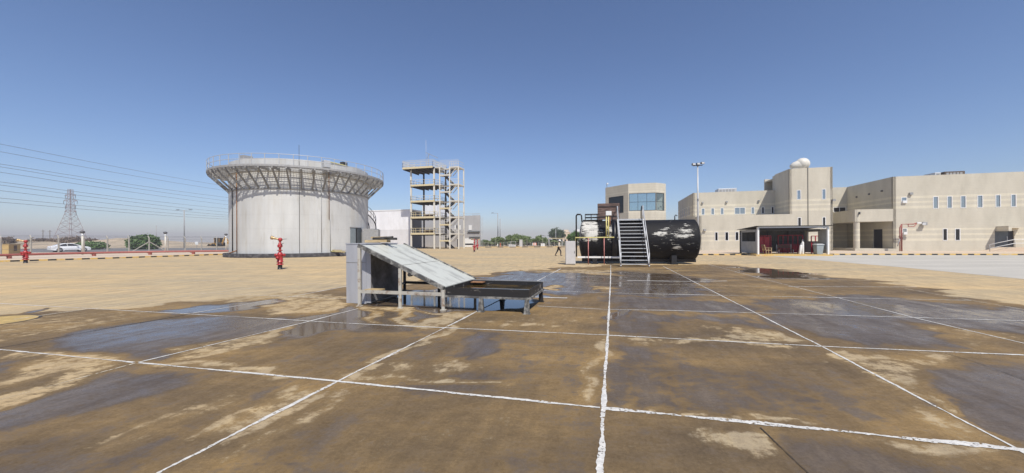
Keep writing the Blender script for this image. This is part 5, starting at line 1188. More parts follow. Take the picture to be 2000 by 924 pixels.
for n_ in (1.2, 2.4, SD): mb.obox(SO, SU, SN, Zv, (0, SW), (n_ - .05, n_ + .05), (zr_ - .12, zr_ + .02))
mb.build('purlin', 'dark_steel', she)
mb = MB(); mb.bar(SO + SN * (SD - .12) + Zv * 1.3, SO + SN * (SD - .12) + SU * SW + Zv * 1.3, .05); mb.build('rear_rail', 'dark_steel', she)
# red lockers / racks standing behind and inside
def rack(u0, u1, z1, n_, label, bars):
    o = thing('red_rack', SO + SU * (u0 + u1) / 2 + SN * n_ , label, 'rack', 'red steel racks in the shelter')
    mb = MB()
    for z in (.12, z1 / 2, z1): mb.bar(SO + SU * u0 + SN * n_ + Zv * z, SO + SU * u1 + SN * n_ + Zv * z, .07)
    k = max(2, int((u1 - u0) / .45))
    for i in range(k + 1): u = u0 + (u1 - u0) * i / k; mb.bar(SO + SU * u + SN * n_ + Zv * .02, SO + SU * u + SN * n_ + Zv * z1, .07)
    mb.build('frame', 'red_dark', o)
    if bars:
        mb = MB(); mb.obox(SO, SU, SN, Zv, (u0 + .1, u1 - .1), (n_ + .05, n_ + .25), (.15, z1 * bars)); mb.build('locker_panel', 'red_dark', o)
rack(1.5, 2.8, 1.95, SD - .7, 'red steel rack at the left end of the shelter behind the chair', .95)
rack(3.7, 6.2, 2.0, SD - .4, 'long red steel rack behind the slatted bench in the shelter', .45)
rack(6.35, 7.15, 1.9, SD - 1.6, 'red steel rack at the right end of the shelter behind the bin', .60)
bn = thing('slatted_bench', SO + SU * 3.4 + SN * 2.0, 'long slatted bench in the middle of the shelter', 'bench')
ub0, ub1 = SW * .45, SW * .69
mb = MB()
for k in range(3): mb.obox(SO, SU, SN, Zv, (ub0, ub1), (1.9 + k * .14, 2.0 + k * .14), (.44, .47))
mb.build('seat', 'brown', bn)
mb = MB()
for k in range(3): mb.obox(SO, SU, SN, Zv, (ub0, ub1), (2.34, 2.37), (.60 + k * .14, .70 + k * .14))
mb.build('backrest', 'brown', bn)
for u in (ub0 + .05, ub1 - .1):
    mb = MB(); mb.bar(SO + SU * u + SN * 1.92, SO + SU * u + SN * 1.92 + Zv * .44, .05); mb.bar(SO + SU * u + SN * 2.33, SO + SU * u + SN * 2.36 + Zv * 1.0, .05); mb.bar(SO + SU * u + SN * 1.92 + Zv * .42, SO + SU * u + SN * 2.35 + Zv * .42, .05); mb.build('leg', 'galv', bn)
ch = thing('armchair', SO + SU * 1.2 + SN * .9, 'pale yellow slatted armchair seen from the side in the left of the shelter', 'chair')
ux = 1.1; pcol = 'wood'
cxp = lambda u, n_, z: SO + SU * (ux + u) + SN * (1.0 + n_) + Zv * z
mb = MB(); mb.obox(SO + SU * ux + SN * 1.0, SU, SN, Zv, (0, .55), (-.28, .28), (.40, .45)); mb.build('seat', pcol, ch)
mb = MB(); mb.bar(cxp(.0, -.28, .42), cxp(-.14, -.28, 1.0), .05); mb.bar(cxp(.0, .28, .42), cxp(-.14, .28, 1.0), .05)
for z in (.55, .7, .85, .97): mb.bar(cxp(-.02 - .14 * (z - .42) / .58, -.28, z), cxp(-.02 - .14 * (z - .42) / .58, .28, z), .05, .07)
mb.build('backrest', pcol, ch)
for n_ in (-.28, .28):
    for u in (.03, .55): mb = MB(); mb.bar(cxp(u, n_, 0), cxp(u, n_, .66 if u > .1 else .45), .045); mb.build('leg', pcol, ch)
    mb = MB(); mb.bar(cxp(-.05, n_, .67), cxp(.62, n_, .67), .06, .03); mb.build('armrest', pcol, ch)
for k, (u, lbl, m_, s_, tilt) in enumerate([(SW * .715, 'tall white gas cylinder standing right of the bench in the shelter', 'white', 1.0, 0), (SW * .665, 'shorter leaning white gas cylinder beside the tall one in the shelter', 'white', .72, .12)]):
    o = thing('gas_cylinder', SO + SU * u + SN * .8, lbl, 'cylinder', 'white gas cylinders in the shelter')
    ax = (Zv + SU * tilt).normalized(); p = SO + SU * u + SN * (.8 - .1 * k) + Zv * .02
    mb = MB(); mb.lathe([(.001, 0), (.11, 0), (.12, .03), (.12, 1.15 * s_), (.10, 1.25 * s_), (.045, 1.33 * s_), (.04, 1.37 * s_)], p, ax, 16); mb.build('body', m_, o)
    mb = MB(); mb.lathe([(.001, 1.36 * s_), (.06, 1.36 * s_), (.07, 1.45 * s_), (.04, 1.52 * s_), (.001, 1.53 * s_)], p, ax, 10); mb.build('valve_cap', 'galv', o)
wb = thing('wheelie_bin', SO + SU * SW * .89 - SN * .2, 'grey plastic bin with a paler lid before the right end of the shelter', 'bin')
ub = SW * .885
mb = MB(); O_ = SO + SU * ub + SN * .2
mb.add([O_ + SU * x * s_ + SN * y * s_ * .95 + Zv * z for z, s_ in ((.03, .26), (.98, .34)) for x, y in ((-1, -1), (1, -1), (1, 1), (-1, 1))], [(0, 3, 2, 1), (4, 5, 6, 7), (0, 1, 5, 4), (1, 2, 6, 5), (2, 3, 7, 6), (3, 0, 4, 7)]); mb.build('bin_body', 'bin', wb, bevel=.03)
mb = MB(); mb.add([O_ + SU * x * s_ + SN * y * s_ + Zv * z for z, s_ in ((.98, .37), (1.03, .37), (1.09, .22)) for x, y in ((-1, -1), (1, -1), (1, 1), (-1, 1))], [(0, 3, 2, 1), (8, 9, 10, 11)] + [(i * 4 + k, i * 4 + (k + 1) % 4, i * 4 + 4 + (k + 1) % 4, i * 4 + 4 + k) for i in (0, 1) for k in range(4)]); mb.build('lid', 'bin_lid', wb)
for s_ in (-1, 1): mb = MB(); mb.lathe([(.001, -.03), (.09, -.03), (.09, .03), (.001, .03)], O_ + SU * s_ * .22 + SN * .24 + Zv * .09, SU, 12); mb.build('wheel', 'rubber', wb)

# ------------------------------------------------------------------ lamps and masts
def mast(px_, base_y, top_y, Y=None, name='floodlight_mast', label='', cat='lamp mast', kind='flood'):
    b = G(px_, base_y) if Y is None else Vector((at(px_, 470, Y).x, Y, 0)); H = hz(px_, top_y, b.y)
    t = thing(name, b, label, cat)
    if kind == 'flood':
        mb = MB(); mb.tube([b, b + Zv * (H * .5), b + Zv * (H - .3)], [.15, .12, .08], 10); mb.build('pole', 'galv', t)
        mb = MB(); mb.lathe([(.001, 0), (.3, 0), (.3, .06), (.18, .12)], b, n=12); mb.build('base_plate', 'galv_dark', t)
        mb = MB(); mb.bar(b + Vector((-.65, 0, H - .35)), b + Vector((.65, 0, H - .3)), .09); mb.build('head_frame', 'dark_steel', t)
        for dx, dz in ((-.62, -.05), (0, 0), (.62, .12)):
            mb = MB(); mb.box(b + Vector((dx, -.1, H - .12 + dz)), (.44, .34, .3), 0.2 * dx, 0); f = mb.build('floodlight', 'lamp_head', t, bevel=.03)
            mb = MB(); mb.box(b + Vector((dx, -.285, H - .12 + dz)), (.36, .02, .22)); mb.build('lens', 'lens', f)
        mb = MB(); mb.box(b + Vector((0, -.16, 7.3)), (.16, .12, .2)); mb.build('junction_box', 'galv_dark', t)
    elif kind in ('double', 'single', 'plain'):
        mb = MB(); mb.tube([b, b + Zv * H], [.16, .11], 8); mb.build('pole', 'galv_dark', t)
        for s_ in ((-1, 1) if kind == 'double' else (-1,) if kind == 'single' else ()):
            mb = MB(); mb.tube([b + Zv * (H - .05), b + Vector((s_ * 1.3, 0, H + .05))], .05, 6); ar = mb.build('arm', 'galv_dark', t)
            mb = MB(); mb.box(b + Vector((s_ * 1.65, 0, H + .08)), (.75, .28, .14)); mb.build('lamp_head', 'lamp_head', ar)
    return t
mast(1363.5, 492, 319, label='tall grey mast with three floodlights in front of the left end of the beige building')
mast(360, 0, 410.5, 97, 'street_lamp', 'double armed street lamp beside the road left of the round tank', 'street lamp', 'double')
mast(305.5, 0, 440, 180, 'street_lamp', 'thin distant pole rising above the rounded green bush', 'pole', 'plain')
mast(972.5, 0, 416.5, 118, 'street_lamp', 'tall distant lamp with one arm above the trees, left of the pair', 'street lamp', 'single')
mast(976.8, 0, 427, 116, 'street_lamp', 'shorter bare dark pole of the pair above the trees right of the sheds', 'pole', 'plain')
mast(1126.5, 0, 425, 125, 'street_lamp', 'thin tall pole left of the black tank ladder', 'pole', 'plain')
mast(1085.5, 0, 447, 150, 'street_lamp', 'thin pale pole in front of the big dark round tree', 'pole', 'plain')
mast(1071.5, 0, 461, 108, 'street_lamp', 'short single arm lamp post near the walking person', 'street lamp', 'single')

def bollard(px_, Y, ty, label):
    b = Vector((at(px_, 470, Y).x, Y, .13)); H = hz(px_, ty, Y)
    t = thing('garden_lamp', b, label, 'lamp post', 'cream lamp posts along the fence')
    mb = MB(); mb.tube([b, b + Zv * (H - .75)], .095, 10); mb.build('post', 'tower_pale', t)
    mb = MB(); mb.lathe([(.14, H - .75 - .13), (.14, H - .60 - .13), (.12, H - .58 - .13), (.12, H - .35 - .13), (.001, H - .34 - .13)], b, n=12); mb.build('lantern', 'lens', t)
    mb = MB(); mb.lathe([(.16, H - .45 - .13), (.27, H - .30 - .13), (.22, H - .18 - .13), (.001, H - .1 - .13)], b, n=12); mb.build('cap', 'lamp_head', t)
bollard(161, 49, 449, 'lamp post by the fence near the white car, nearest and tallest of the three')
bollard(323, 57, 451, 'lamp post by the fence right of the rounded green bush')
bollard(441.5, 66, 455, 'lamp post close to the left edge of the round tank')

# ------------------------------------------------------------------ red fire main and fence on the left
pm = thing('fire_main', G(220, 500), 'long red water main on low supports along the left kerb', 'pipe')
pz_ = .5; PP = [G(x, y, pz_) for x, y in [(-300, 507), (0, 498.6), (110, 495.6), (220, 493.3), (330, 491.4), (447, 490.2)]]
PP.append(PP[-1] + (PP[-1] - PP[-2]).normalized() * 8)
mb = MB(); mb.tube(PP, .12, 10); mb.tube([p + KN * .55 + Zv * .02 for p in PP], .10, 8); mb.build('pipe', 'red_pipe', pm)
for x in (20, 186, 292, 378):
    i = [k for k in range(len(PP) - 1) if True]
    # nearest along the run
    best = min(((j + f_ / 20) for j in range(1, 5) for f_ in range(20)), key=lambda s: abs((CX + F * (PP[int(s)] + (PP[int(s) + 1] - PP[int(s)]) * (s % 1)).x / (PP[int(s)] + (PP[int(s) + 1] - PP[int(s)]) * (s % 1)).y) - x))
    p = PP[int(best)] + (PP[int(best) + 1] - PP[int(best)]) * (best % 1)
    mb = MB(); mb.bar(Vector((p.x, p.y, .13)), Vector((p.x, p.y, pz_ - .12)), .3, .2); mb.bar(Vector((p.x, p.y, pz_ - .14)) - KN * -.7, Vector((p.x, p.y, pz_ - .14)) - KN * .2, .14, .08); mb.build('support', 'red_pipe', pm)
fn = thing('security_fence', (-60, 60, .13), 'wire fence on cranked concrete posts along the road on the left', 'fence')
FA, FB = Vector((-64, 50, .13)), Vector((-55, 70, .13)); fdir = (FB - FA) / 9.0; fN = Vector((-fdir.y, fdir.x, 0)).normalized()
posts = [FA + fdir * k for k in range(-4, 12)]
for k, p in enumerate(posts):
    mb = MB(); mb.bar(p, p + Zv * 2.25, .13); mb.bar(p + Zv * 2.22, p + Zv * 2.62 + fN * .38, .10); mb.build('post', 'conc_post', fn)
p = posts[9]
mb = MB(); mb.bar(p + Zv * 1.7, p + fdir * .55 * 1.7, .11); mb.bar(p + Zv * 1.7, p - fdir * .55 * 1.7, .11); mb.build('brace', 'conc_post', fn)
mb = MB()
for z in (.15, .75, 1.35, 2.1): mb.tube([posts[0] + Zv * z, posts[-1] + Zv * z], .012, 4, False)
for z, o in ((2.35, .1), (2.48, .22), (2.6, .35)): mb.tube([posts[0] + Zv * z + fN * o, posts[-1] + Zv * z + fN * o], .012, 4, False)
L = (posts[-1] - posts[0]).length; U = (posts[-1] - posts[0]) / L; n = int(L / .28)
for k in range(n):
    for s_ in (-1, 1):
        a = posts[0] + U * (k * .28); b = a + U * (2.0 * s_)
        if 0 <= (b - posts[0]).dot(U) <= L: mb.add([a + Zv * .15, a + Zv * .15 + U * .009, b + Zv * 2.1 + U * .009, b + Zv * 2.1], [(0, 1, 2, 3)])
mb.build('wire_mesh', 'wire', fn)
# ochre cabinet
oc = at(17, 480, 52); od = at(40, 480, 54)
oc.z = od.z = .13
cab = thing('ochre_cabinet', (oc + od) / 2, 'squat ochre utility cabinet with a brown panel behind the far left hydrant', 'cabinet')
Uo = (od - oc).normalized(); No = Vector((-Uo.y, Uo.x, 0)); Lo = (od - oc).length; zo = hz(28, 477.5, 53) - .13
mb = MB(); mb.obox(oc, Uo, No, Zv, (0, Lo), (0, 1.1), (0, zo)); mb.build('cabinet_body', 'ochre', cab, bevel=.02)
mb = MB(); mb.obox(oc, Uo, No, Zv, (Lo * .42, Lo * .68), (-.03, -.002), (.45, zo - .15)); mb.build('panel', 'brown', cab)
mb = MB(); mb.obox(oc, Uo, No, Zv, (-.06, Lo + .06), (-.06, 1.16), (zo + .001, zo + .07)); mb.build('roof', 'ochre', cab)

# ------------------------------------------------------------------ foliage
def crown(name, parent, blobs, n, leaf, material, solid=.35):
    """leaf sized faces spread through a clumpy volume; blobs = [(centre, radii)]"""
    tot = sum(r[0] * r[1] * r[2] for _, r in blobs) ** 1.0; mb = MB()
    for c, r in blobs:
        k = int(n * (r[0] * r[1] * r[2]) / tot)
        clumps = [Vector(rng.normal(size=3)).normalized() * (rng.uniform(.45, 1.0)) for _ in range(max(8, k // 18))]
        for i in range(k):
            q_ = clumps[rng.integers(len(clumps))] + Vector(rng.normal(size=3)) * .17
            p = Vector(c) + Vector((q_.x * r[0], q_.y * r[1], q_.z * r[2]))
            d = Vector(rng.normal(size=3)).normalized(); e = d.orthogonal().normalized() * leaf * rng.uniform(.5, 1.0); d = d * leaf * rng.uniform(.8, 1.6)
            mb.add([p - d * .5, p + e * .5, p + d * .5, p - e * .5], [(0, 1, 2, 3)])
    return mb.build(name, material, parent, fix=False)
def bush(px_, Y, w_, h_, label, material='leaf', n=5000, leaf=.34, base=.13, name='bush', cat='bush', group=None, flat=False):
    b = Vector((at(px_, 470, Y).x, Y, base)); t = thing(name, b, label, cat, group)
    bl = []
    for k in range(9):
        a = 2 * PI * k / 9; bl.append((b + Vector((math.cos(a) * w_ * .27, math.sin(a) * w_ * .25, h_ * rng.uniform(.40, .60))), (w_ * .24, w_ * .24, h_ * .40)))
    bl.append((b + Zv * h_ * .5, (w_ * .42, w_ * .38, h_ * .44))); bl.append((b + Zv * h_ * .3, (w_ * .5, w_ * .4, h_ * .3)))
    crown('crown', t, bl, n, leaf, material)
    mb = MB()
    for k in range(6):
        a = rng.uniform(0, 6.28); mb.tube([b, b + Vector((math.cos(a) * w_ * .2, math.sin(a) * w_ * .2, h_ * .6))], [.06, .02], 5)
    mb.build('stem', 'bark', t)
    return t
bush(178.5, 86, 45 * 86 / F, hz(178, 473, 86), 'low dark green bush right behind the white car', n=9000)
bush(281.5, 84, 48 * 84 / F, hz(281, 459.5, 84), 'large rounded bright green bush behind the braced fence post', n=15000)
for px_, Y, w_, py_ in [(12, 118, 5.0, 462), (80, 125, 6.5, 464), (107, 125, 4.5, 465), (139, 120, 6.2, 461.5), (176, 125, 4.5, 464.5)]:
    h_ = hz(px_, py_, Y); zb_ = 1.3
    bush(px_, Y, w_, max(1.2, h_ - zb_), {12: 'dry brown scrub on the dune at the far left edge', 80: 'wide dry scrub on the dune left of the pylon', 107: 'small dry scrub just left of the pylon foot', 139: 'dark dry scrub at the foot of the pylon', 176: 'small dry scrub on the dune right of the pylon'}[px_], 'scrub', 2200, .3, zb_, 'scrub_bush', 'bush', 'dry scrub on the dunes')
def tree(px_, Y, w_, py_, label, material='leaf_far', n=3000, leaf=.3, trunk=.35, name='tree', base_z=0.0, spread=.30):
    b = Vector((at(px_, 470, Y).x, Y, base_z)); H = hz(px_, py_, Y); t = thing(name, b, label, 'tree', 'trees along the far edge of the yard')
    bl = []
    for k in range(8):
        a = 2 * PI * k / 8 + rng.uniform(0, .6); bl.append((b + Vector((math.cos(a) * w_ * spread, math.sin(a) * w_ * spread, H * rng.uniform(.42, .70))), (w_ * rng.uniform(.17, .25), w_ * .22, H * rng.uniform(.18, .27))))
    bl.append((b + Zv * H * .70, (w_ * .26, w_ * .26, H * .26)))
    crown('crown', t, bl, n, leaf, material)
    mb = MB(); mb.tube([b, b + Vector((.1, 0, H * .3)), b + Vector((0, .1, H * .6))], [.16, .12, .06], 7)
    for k in range(5):
        a = rng.uniform(0, 6.28); mb.tube([b + Zv * H * .28, b + Vector((math.cos(a) * w_ * .25, math.sin(a) * w_ * .25, H * .6))], [.07, .03], 5)
    mb.build('trunk', 'bark', t); return t
tree(945, 116, 3.5, 468, 'small far tree at the right edge of the grey shed', n=2200)
tree(957, 120, 3.4, 470, 'low far tree between the shed and the twin lamp poles', n=1800)
tree(974, 112, 4.4, 462.5, 'rounded far tree right in front of the twin lamp poles', n=4200)
tree(990, 122, 4.4, 469, 'low far shrub like tree between two larger ones', n=2200)
tree(1010, 110, 6.4, 457.5, 'widest tallest tree of the far row, behind the grey pillar', n=6500)
tree(1030, 116, 5.2, 461, 'far tree right of the grey pillar behind the striped barrier', n=4500)
tree(1054, 112, 5.0, 459.5, 'far tree over the small white box', n=4800)
tree(1080, 114, 4.8, 467, 'low far tree behind the walking person', n=3200)
tree(1088, 175, 8.8, 444.5, 'big dark dome shaped tree far behind the row', 'leaf_dark', n=7000, leaf=.4, spread=.26)
tree(1123, 108, 4.8, 451, 'green tree directly behind the light grey valve cabinet', 'leaf', n=7500)
hd = MB(); crown_o = thing('hedge', (5, 118, 0), 'low dark hedge running below the far row of trees', 'hedge')
bl = [(Vector((-9.5 + k * 1.55, 119 + (k % 3) * .6, .7)), (1.1, .8, .8)) for k in range(22)]
crown('foliage', crown_o, bl, 9000, .26, 'leaf_dark')

# ------------------------------------------------------------------ far-side small things
YF = 106
def farbox(name, x0, y0, x1, y1, Y, label, cat, m, depth=.8, extra=None):
    a = at(x0, y1, Y); b = at(x1, y1, Y); z1 = hz((x0 + x1) / 2, y0, Y); z0 = max(0.0, hz((x0 + x1) / 2, y1, Y))
    t = thing(name, ((a.x + b.x) / 2, Y, 0), label, cat); return t, a.x, b.x, z0, z1
t, xa, xb, z0, z1 = farbox('concrete_pillar', 1014.5, 468, 1020.5, 483.5, 101, 'upright light grey concrete pillar before the far trees', 'pillar', 'box_grey')
mb = MB(); mb.box(((xa + xb) / 2, 101.4, z1 / 2), (xb - xa, .8, z1)); mb.build('shaft', 'box_grey', t, bevel=.03)
mb = MB(); mb.box(((xa + xb) / 2, 101.4, z1 + .03), (xb - xa + .1, .9, .06)); mb.build('cap', 'galv_dark', t)
t, xa, xb, z0, z1 = farbox('slab_stack', 993, 477, 1007.5, 484, 100, 'low grey stack of blocks with a thin frame above it left of the pillar', 'stack', 'galv')
for k in range(4): mb = MB(); w4 = (xb - xa) / 4; mb.box((xa + w4 * (k + .5), 100.5, z1 / 2 - .02 * k), (w4 - .04, .9, z1 - .04 * k)); mb.build('block', 'box_grey' if k % 2 else 'galv', t)
mb = MB(); zf_ = hz(1000, 472, 100); mb.bar((xa + .5, 100.5, zf_), (xb, 100.5, zf_), .07); mb.bar((xa + .5, 100.5, 0), (xa + .5, 100.5, zf_), .07); mb.bar((xb, 100.5, 0), (xb, 100.5, zf_), .07); mb.build('frame', 'galv', t)
t, xa, xb, z0, z1 = farbox('barrier', 1040, 475, 1048, 480, 107, 'red and white barrier board under the far trees', 'barrier', 'white')
mb = MB(); 
for k in range(6): mb.cur = k % 2; w6 = (xb - xa) / 6; mb.box((xa + w6 * (k + .5), 107, (z0 + z1) / 2 + .1), (w6 - .003, .06, z1 - z0))
mb.build('board', ['white', 'orange'], t)
mb = MB(); mb.bar((xa + .1, 107.08, .0), (xa + .1, 107.08, z1), .07); mb.bar((xb - .1, 107.08, .0), (xb - .1, 107.08, z1), .07); mb.build('leg', 'galv_dark', t)
t, xa, xb, z0, z1 = farbox('utility_box', 1056.5, 475, 1064, 479.5, 109, 'small white box with a dark top under the far trees', 'box', 'white')
mb = MB(); mb.box(((xa + xb) / 2, 109.3, z1 / 2), (xb - xa, .7, z1)); mb.build('casing', 'white', t, bevel=.03)
mb = MB(); mb.box(((xa + xb) / 2, 109.3, z1 + .07), (xb - xa + .1, .8, .12)); mb.build('lid', 'dark_steel', t)
t, xa, xb, z0, z1 = farbox('marker_post', 971, 477, 973, 482.5, 102, 'small white marker post on the far kerb below the twin poles', 'post', 'white')
mb = MB(); mb.tube([((xa + xb) / 2, 102, 0), ((xa + xb) / 2, 102, z1)], .11, 8); mb.sphere(((xa + xb) / 2, 102, z1), .13, 8); mb.build('post', 'white', t)
t, xa, xb, z0, z1 = farbox('far_hydrant', 976, 474.5, 978.5, 482.5, 102, 'small orange red hydrant post right of the white marker', 'hydrant', 'orange')
mb = MB(); mb.lathe([(.14, 0), (.14, .1), (.09, .12), (.09, z1 - .2), (.14, z1 - .18), (.10, z1 - .05), (.001, z1)], ((xa + xb) / 2, 102, 0), n=10); mb.build('body', 'orange', t)
mb = MB(); mb.tube([((xa + xb) / 2 - .22, 102, z1 - .35), ((xa + xb) / 2 + .22, 102, z1 - .35)], .06, 8); mb.build('outlet', 'orange', t)
ff = thing('far_fence', (0, 107, 0), 'thin pale post fence in front of the far trees', 'fence')
for k in range(26):
    x = at(938 + k * 7.6, 470, 107.5).x; mb = MB(); mb.bar((x, 107.5, 0), (x, 107.5, 2.3 if k % 4 == 0 else 1.3), .07); mb.build('post', 'conc_post', ff)
mb = MB()
for z in (.3, .75, 1.25): mb.bar((at(938, 470, 107.5).x, 107.5, z), (at(1128, 470, 107.5).x, 107.5, z), .035)
mb.build('rail', 'galv', ff)
cp = thing('carport', (13, 112, 0), 'thin cream canopy on posts behind the walking person', 'canopy')
xa, xb = at(1072, 470, 112).x, at(1100, 470, 112).x; za = hz(1085, 466.5, 112)
mb = MB(); mb.box(((xa + xb) / 2, 114, za + .15), (xb - xa, 4, .18)); mb.build('roof', 'tower_cream', cp)
for x in (xa + .15, xb - .15):
    for y in (112.2, 115.8): mb = MB(); mb.bar((x, y, 0), (x, y, za + .06), .12); mb.build('post', 'galv', cp)
vl = thing('pink_villa', (28, 200, 0), 'small pinkish white flat roofed house far behind the trees', 'house')
xa, xb = at(1094, 470, 200).x, at(1114, 470, 200).x; za = hz(1104, 453, 200)
mb = MB(); mb.box(((xa + xb) / 2, 204, za / 2), (xb - xa, 8, za)); mb.box(((xa + xb) / 2 + 1, 204, za + .6), (2.4, 3, 1.2)); mb.build('wall', 'verge', vl)
for k in range(3):
    for z in (1.6, za - 1.9): mb = MB(); mb.box((xa + (k + .5) * (xb - xa) / 3, 199.97, z), (.8, .1, 1.1)); mb.build('window', 'glass_dark', vl)
mb = MB(); mb.box(((xa + xb) / 2, 204, za + .06), (xb - xa + .3, 8.3, .12)); mb.build('roof_edge', 'white', vl)
wh = thing('white_building', (33, 210, 0), 'plain white building end showing between the green tree and the black tank', 'house')
xa, xb = at(1127, 470, 210).x, at(1134, 470, 210).x; za = hz(1130, 448, 210)
mb = MB(); mb.box(((xa + xb) / 2 + 3, 213, za / 2), (xb - xa + 6, 6, za)); mb.build('wall', 'shed', wh)
mb = MB(); mb.box(((xa + xb) / 2 + 3, 209.95, za - 1.5), (1, .1, 1.2)); mb.build('window', 'glass_dark', wh)

# ------------------------------------------------------------------ pylon, cables, utility poles
PYY = 310; pyb = Vector((at(138, 470, PYY).x, PYY, 1.5)); PH = hz(138, 370, PYY) - 1.5
py_ = thing('pylon', pyb, 'reddish grey lattice power pylon standing on the dunes', 'pylon')
mb = MB()
def pw(z): f_ = z / PH; return 7.2 * (1 - f_ / .60) + 1.7 * (f_ / .60) if f_ < .60 else 1.7 - .7 * (f_ - .60) / .40
lv = [0, .13, .25, .36, .45, .53, .60, .66, .72, .78, .84, .90, .95, 1.0]; lv = [PH * k for k in lv]
for a, b in zip(lv[:-1], lv[1:]):
    wa, wb_ = pw(a), pw(b)
    ca = [pyb + Vector((x * wa, y * wa, a)) for x, y in ((-1, -1), (1, -1), (1, 1), (-1, 1))]; cb_ = [pyb + Vector((x * wb_, y * wb_, b)) for x, y in ((-1, -1), (1, -1), (1, 1), (-1, 1))]
    for k in range(4):
        k2 = (k + 1) % 4; mb.bar(ca[k], cb_[k], .26 if a < PH * .6 else .2); mb.bar(ca[k], cb_[k2], .11); mb.bar(ca[k2], cb_[k], .11); mb.bar(cb_[k], cb_[k2], .11)
mb.build('lattice_body', 'pylon', py_)
for f_, L in ((.58, 4.6), (.68, 4.2), (.78, 5.6), (.88, 4.2)):
    z = PH * f_
    for s_ in (-1, 1):
        mb = MB(); tip = pyb + Vector((s_ * L, 0, z + .4))
        for y in (-1.5, 1.5):
            mb.bar(pyb + Vector((s_ * 1.6, y, z + 1.8)), tip, .2); mb.bar(pyb + Vector((s_ * 1.6, y, z)), tip, .2)
        mb.bar(pyb + Vector((s_ * 4, -.8, z + .2)), pyb + Vector((s_ * 4, .8, z + 1.0)), .14); ar = mb.build('cross_arm', 'pylon', py_)
        mb = MB(); mb.tube([tip, tip - Zv * 2.6], .16, 6); mb.build('insulator', 'dark_steel', ar)
WY = [(281, 364.5), (296, 373), (320, 386), (325.5, 393), (336, 400), (355, 408), (361, 415), (372, 420.5), (386.5, 424), (394.5, 428)]
ords = ['topmost', 'second', 'third', 'fourth', 'fifth', 'sixth', 'seventh', 'eighth', 'ninth', 'lowest']
for (ya, yb), od_ in zip(WY, ords):
    a, b = at(0, ya, 110), at(447, yb, 230); d = (b - a); pts = []
    for k in range(0, 31):
        s_ = -.25 + 2.9 * k / 30; p = a + d * s_
        sag = -4.0 * s_ * (1 - s_) * 1.1 if 0 <= s_ <= 1 else 0; pts.append(p + Zv * sag * .5)
    mb = MB(); mb.tube(pts, .055, 5, False); o = mb.build('power_cable', 'wire')
    tag(o, od_ + (' of the ten power cables crossing the sky left of the round tank' if od_ in ('topmost', 'lowest') else ' from the top of the ten power cables left of the round tank'), 'cable', 'power cables crossing the sky')
for px_, Y, ty, lb in [(84, 240, 449, 'left of two thin utility poles left of the pylon'), (97.5, 240, 449.5, 'right of two thin utility poles left of the pylon')]:
    b = Vector((at(px_, 470, Y).x, Y, 1.0)); H = hz(px_, ty, Y); t = thing('utility_pole', b, lb, 'pole', 'distant utility poles')
    mb = MB(); mb.tube([b, b + Zv * (H - 1)], .16, 6); mb.build('pole', 'bark', t)
    mb = MB(); mb.bar(b + Vector((-1.3, 0, H - 1.8)), b + Vector((1.3, 0, H - 1.8)), .16); mb.build('cross_arm', 'bark', t)

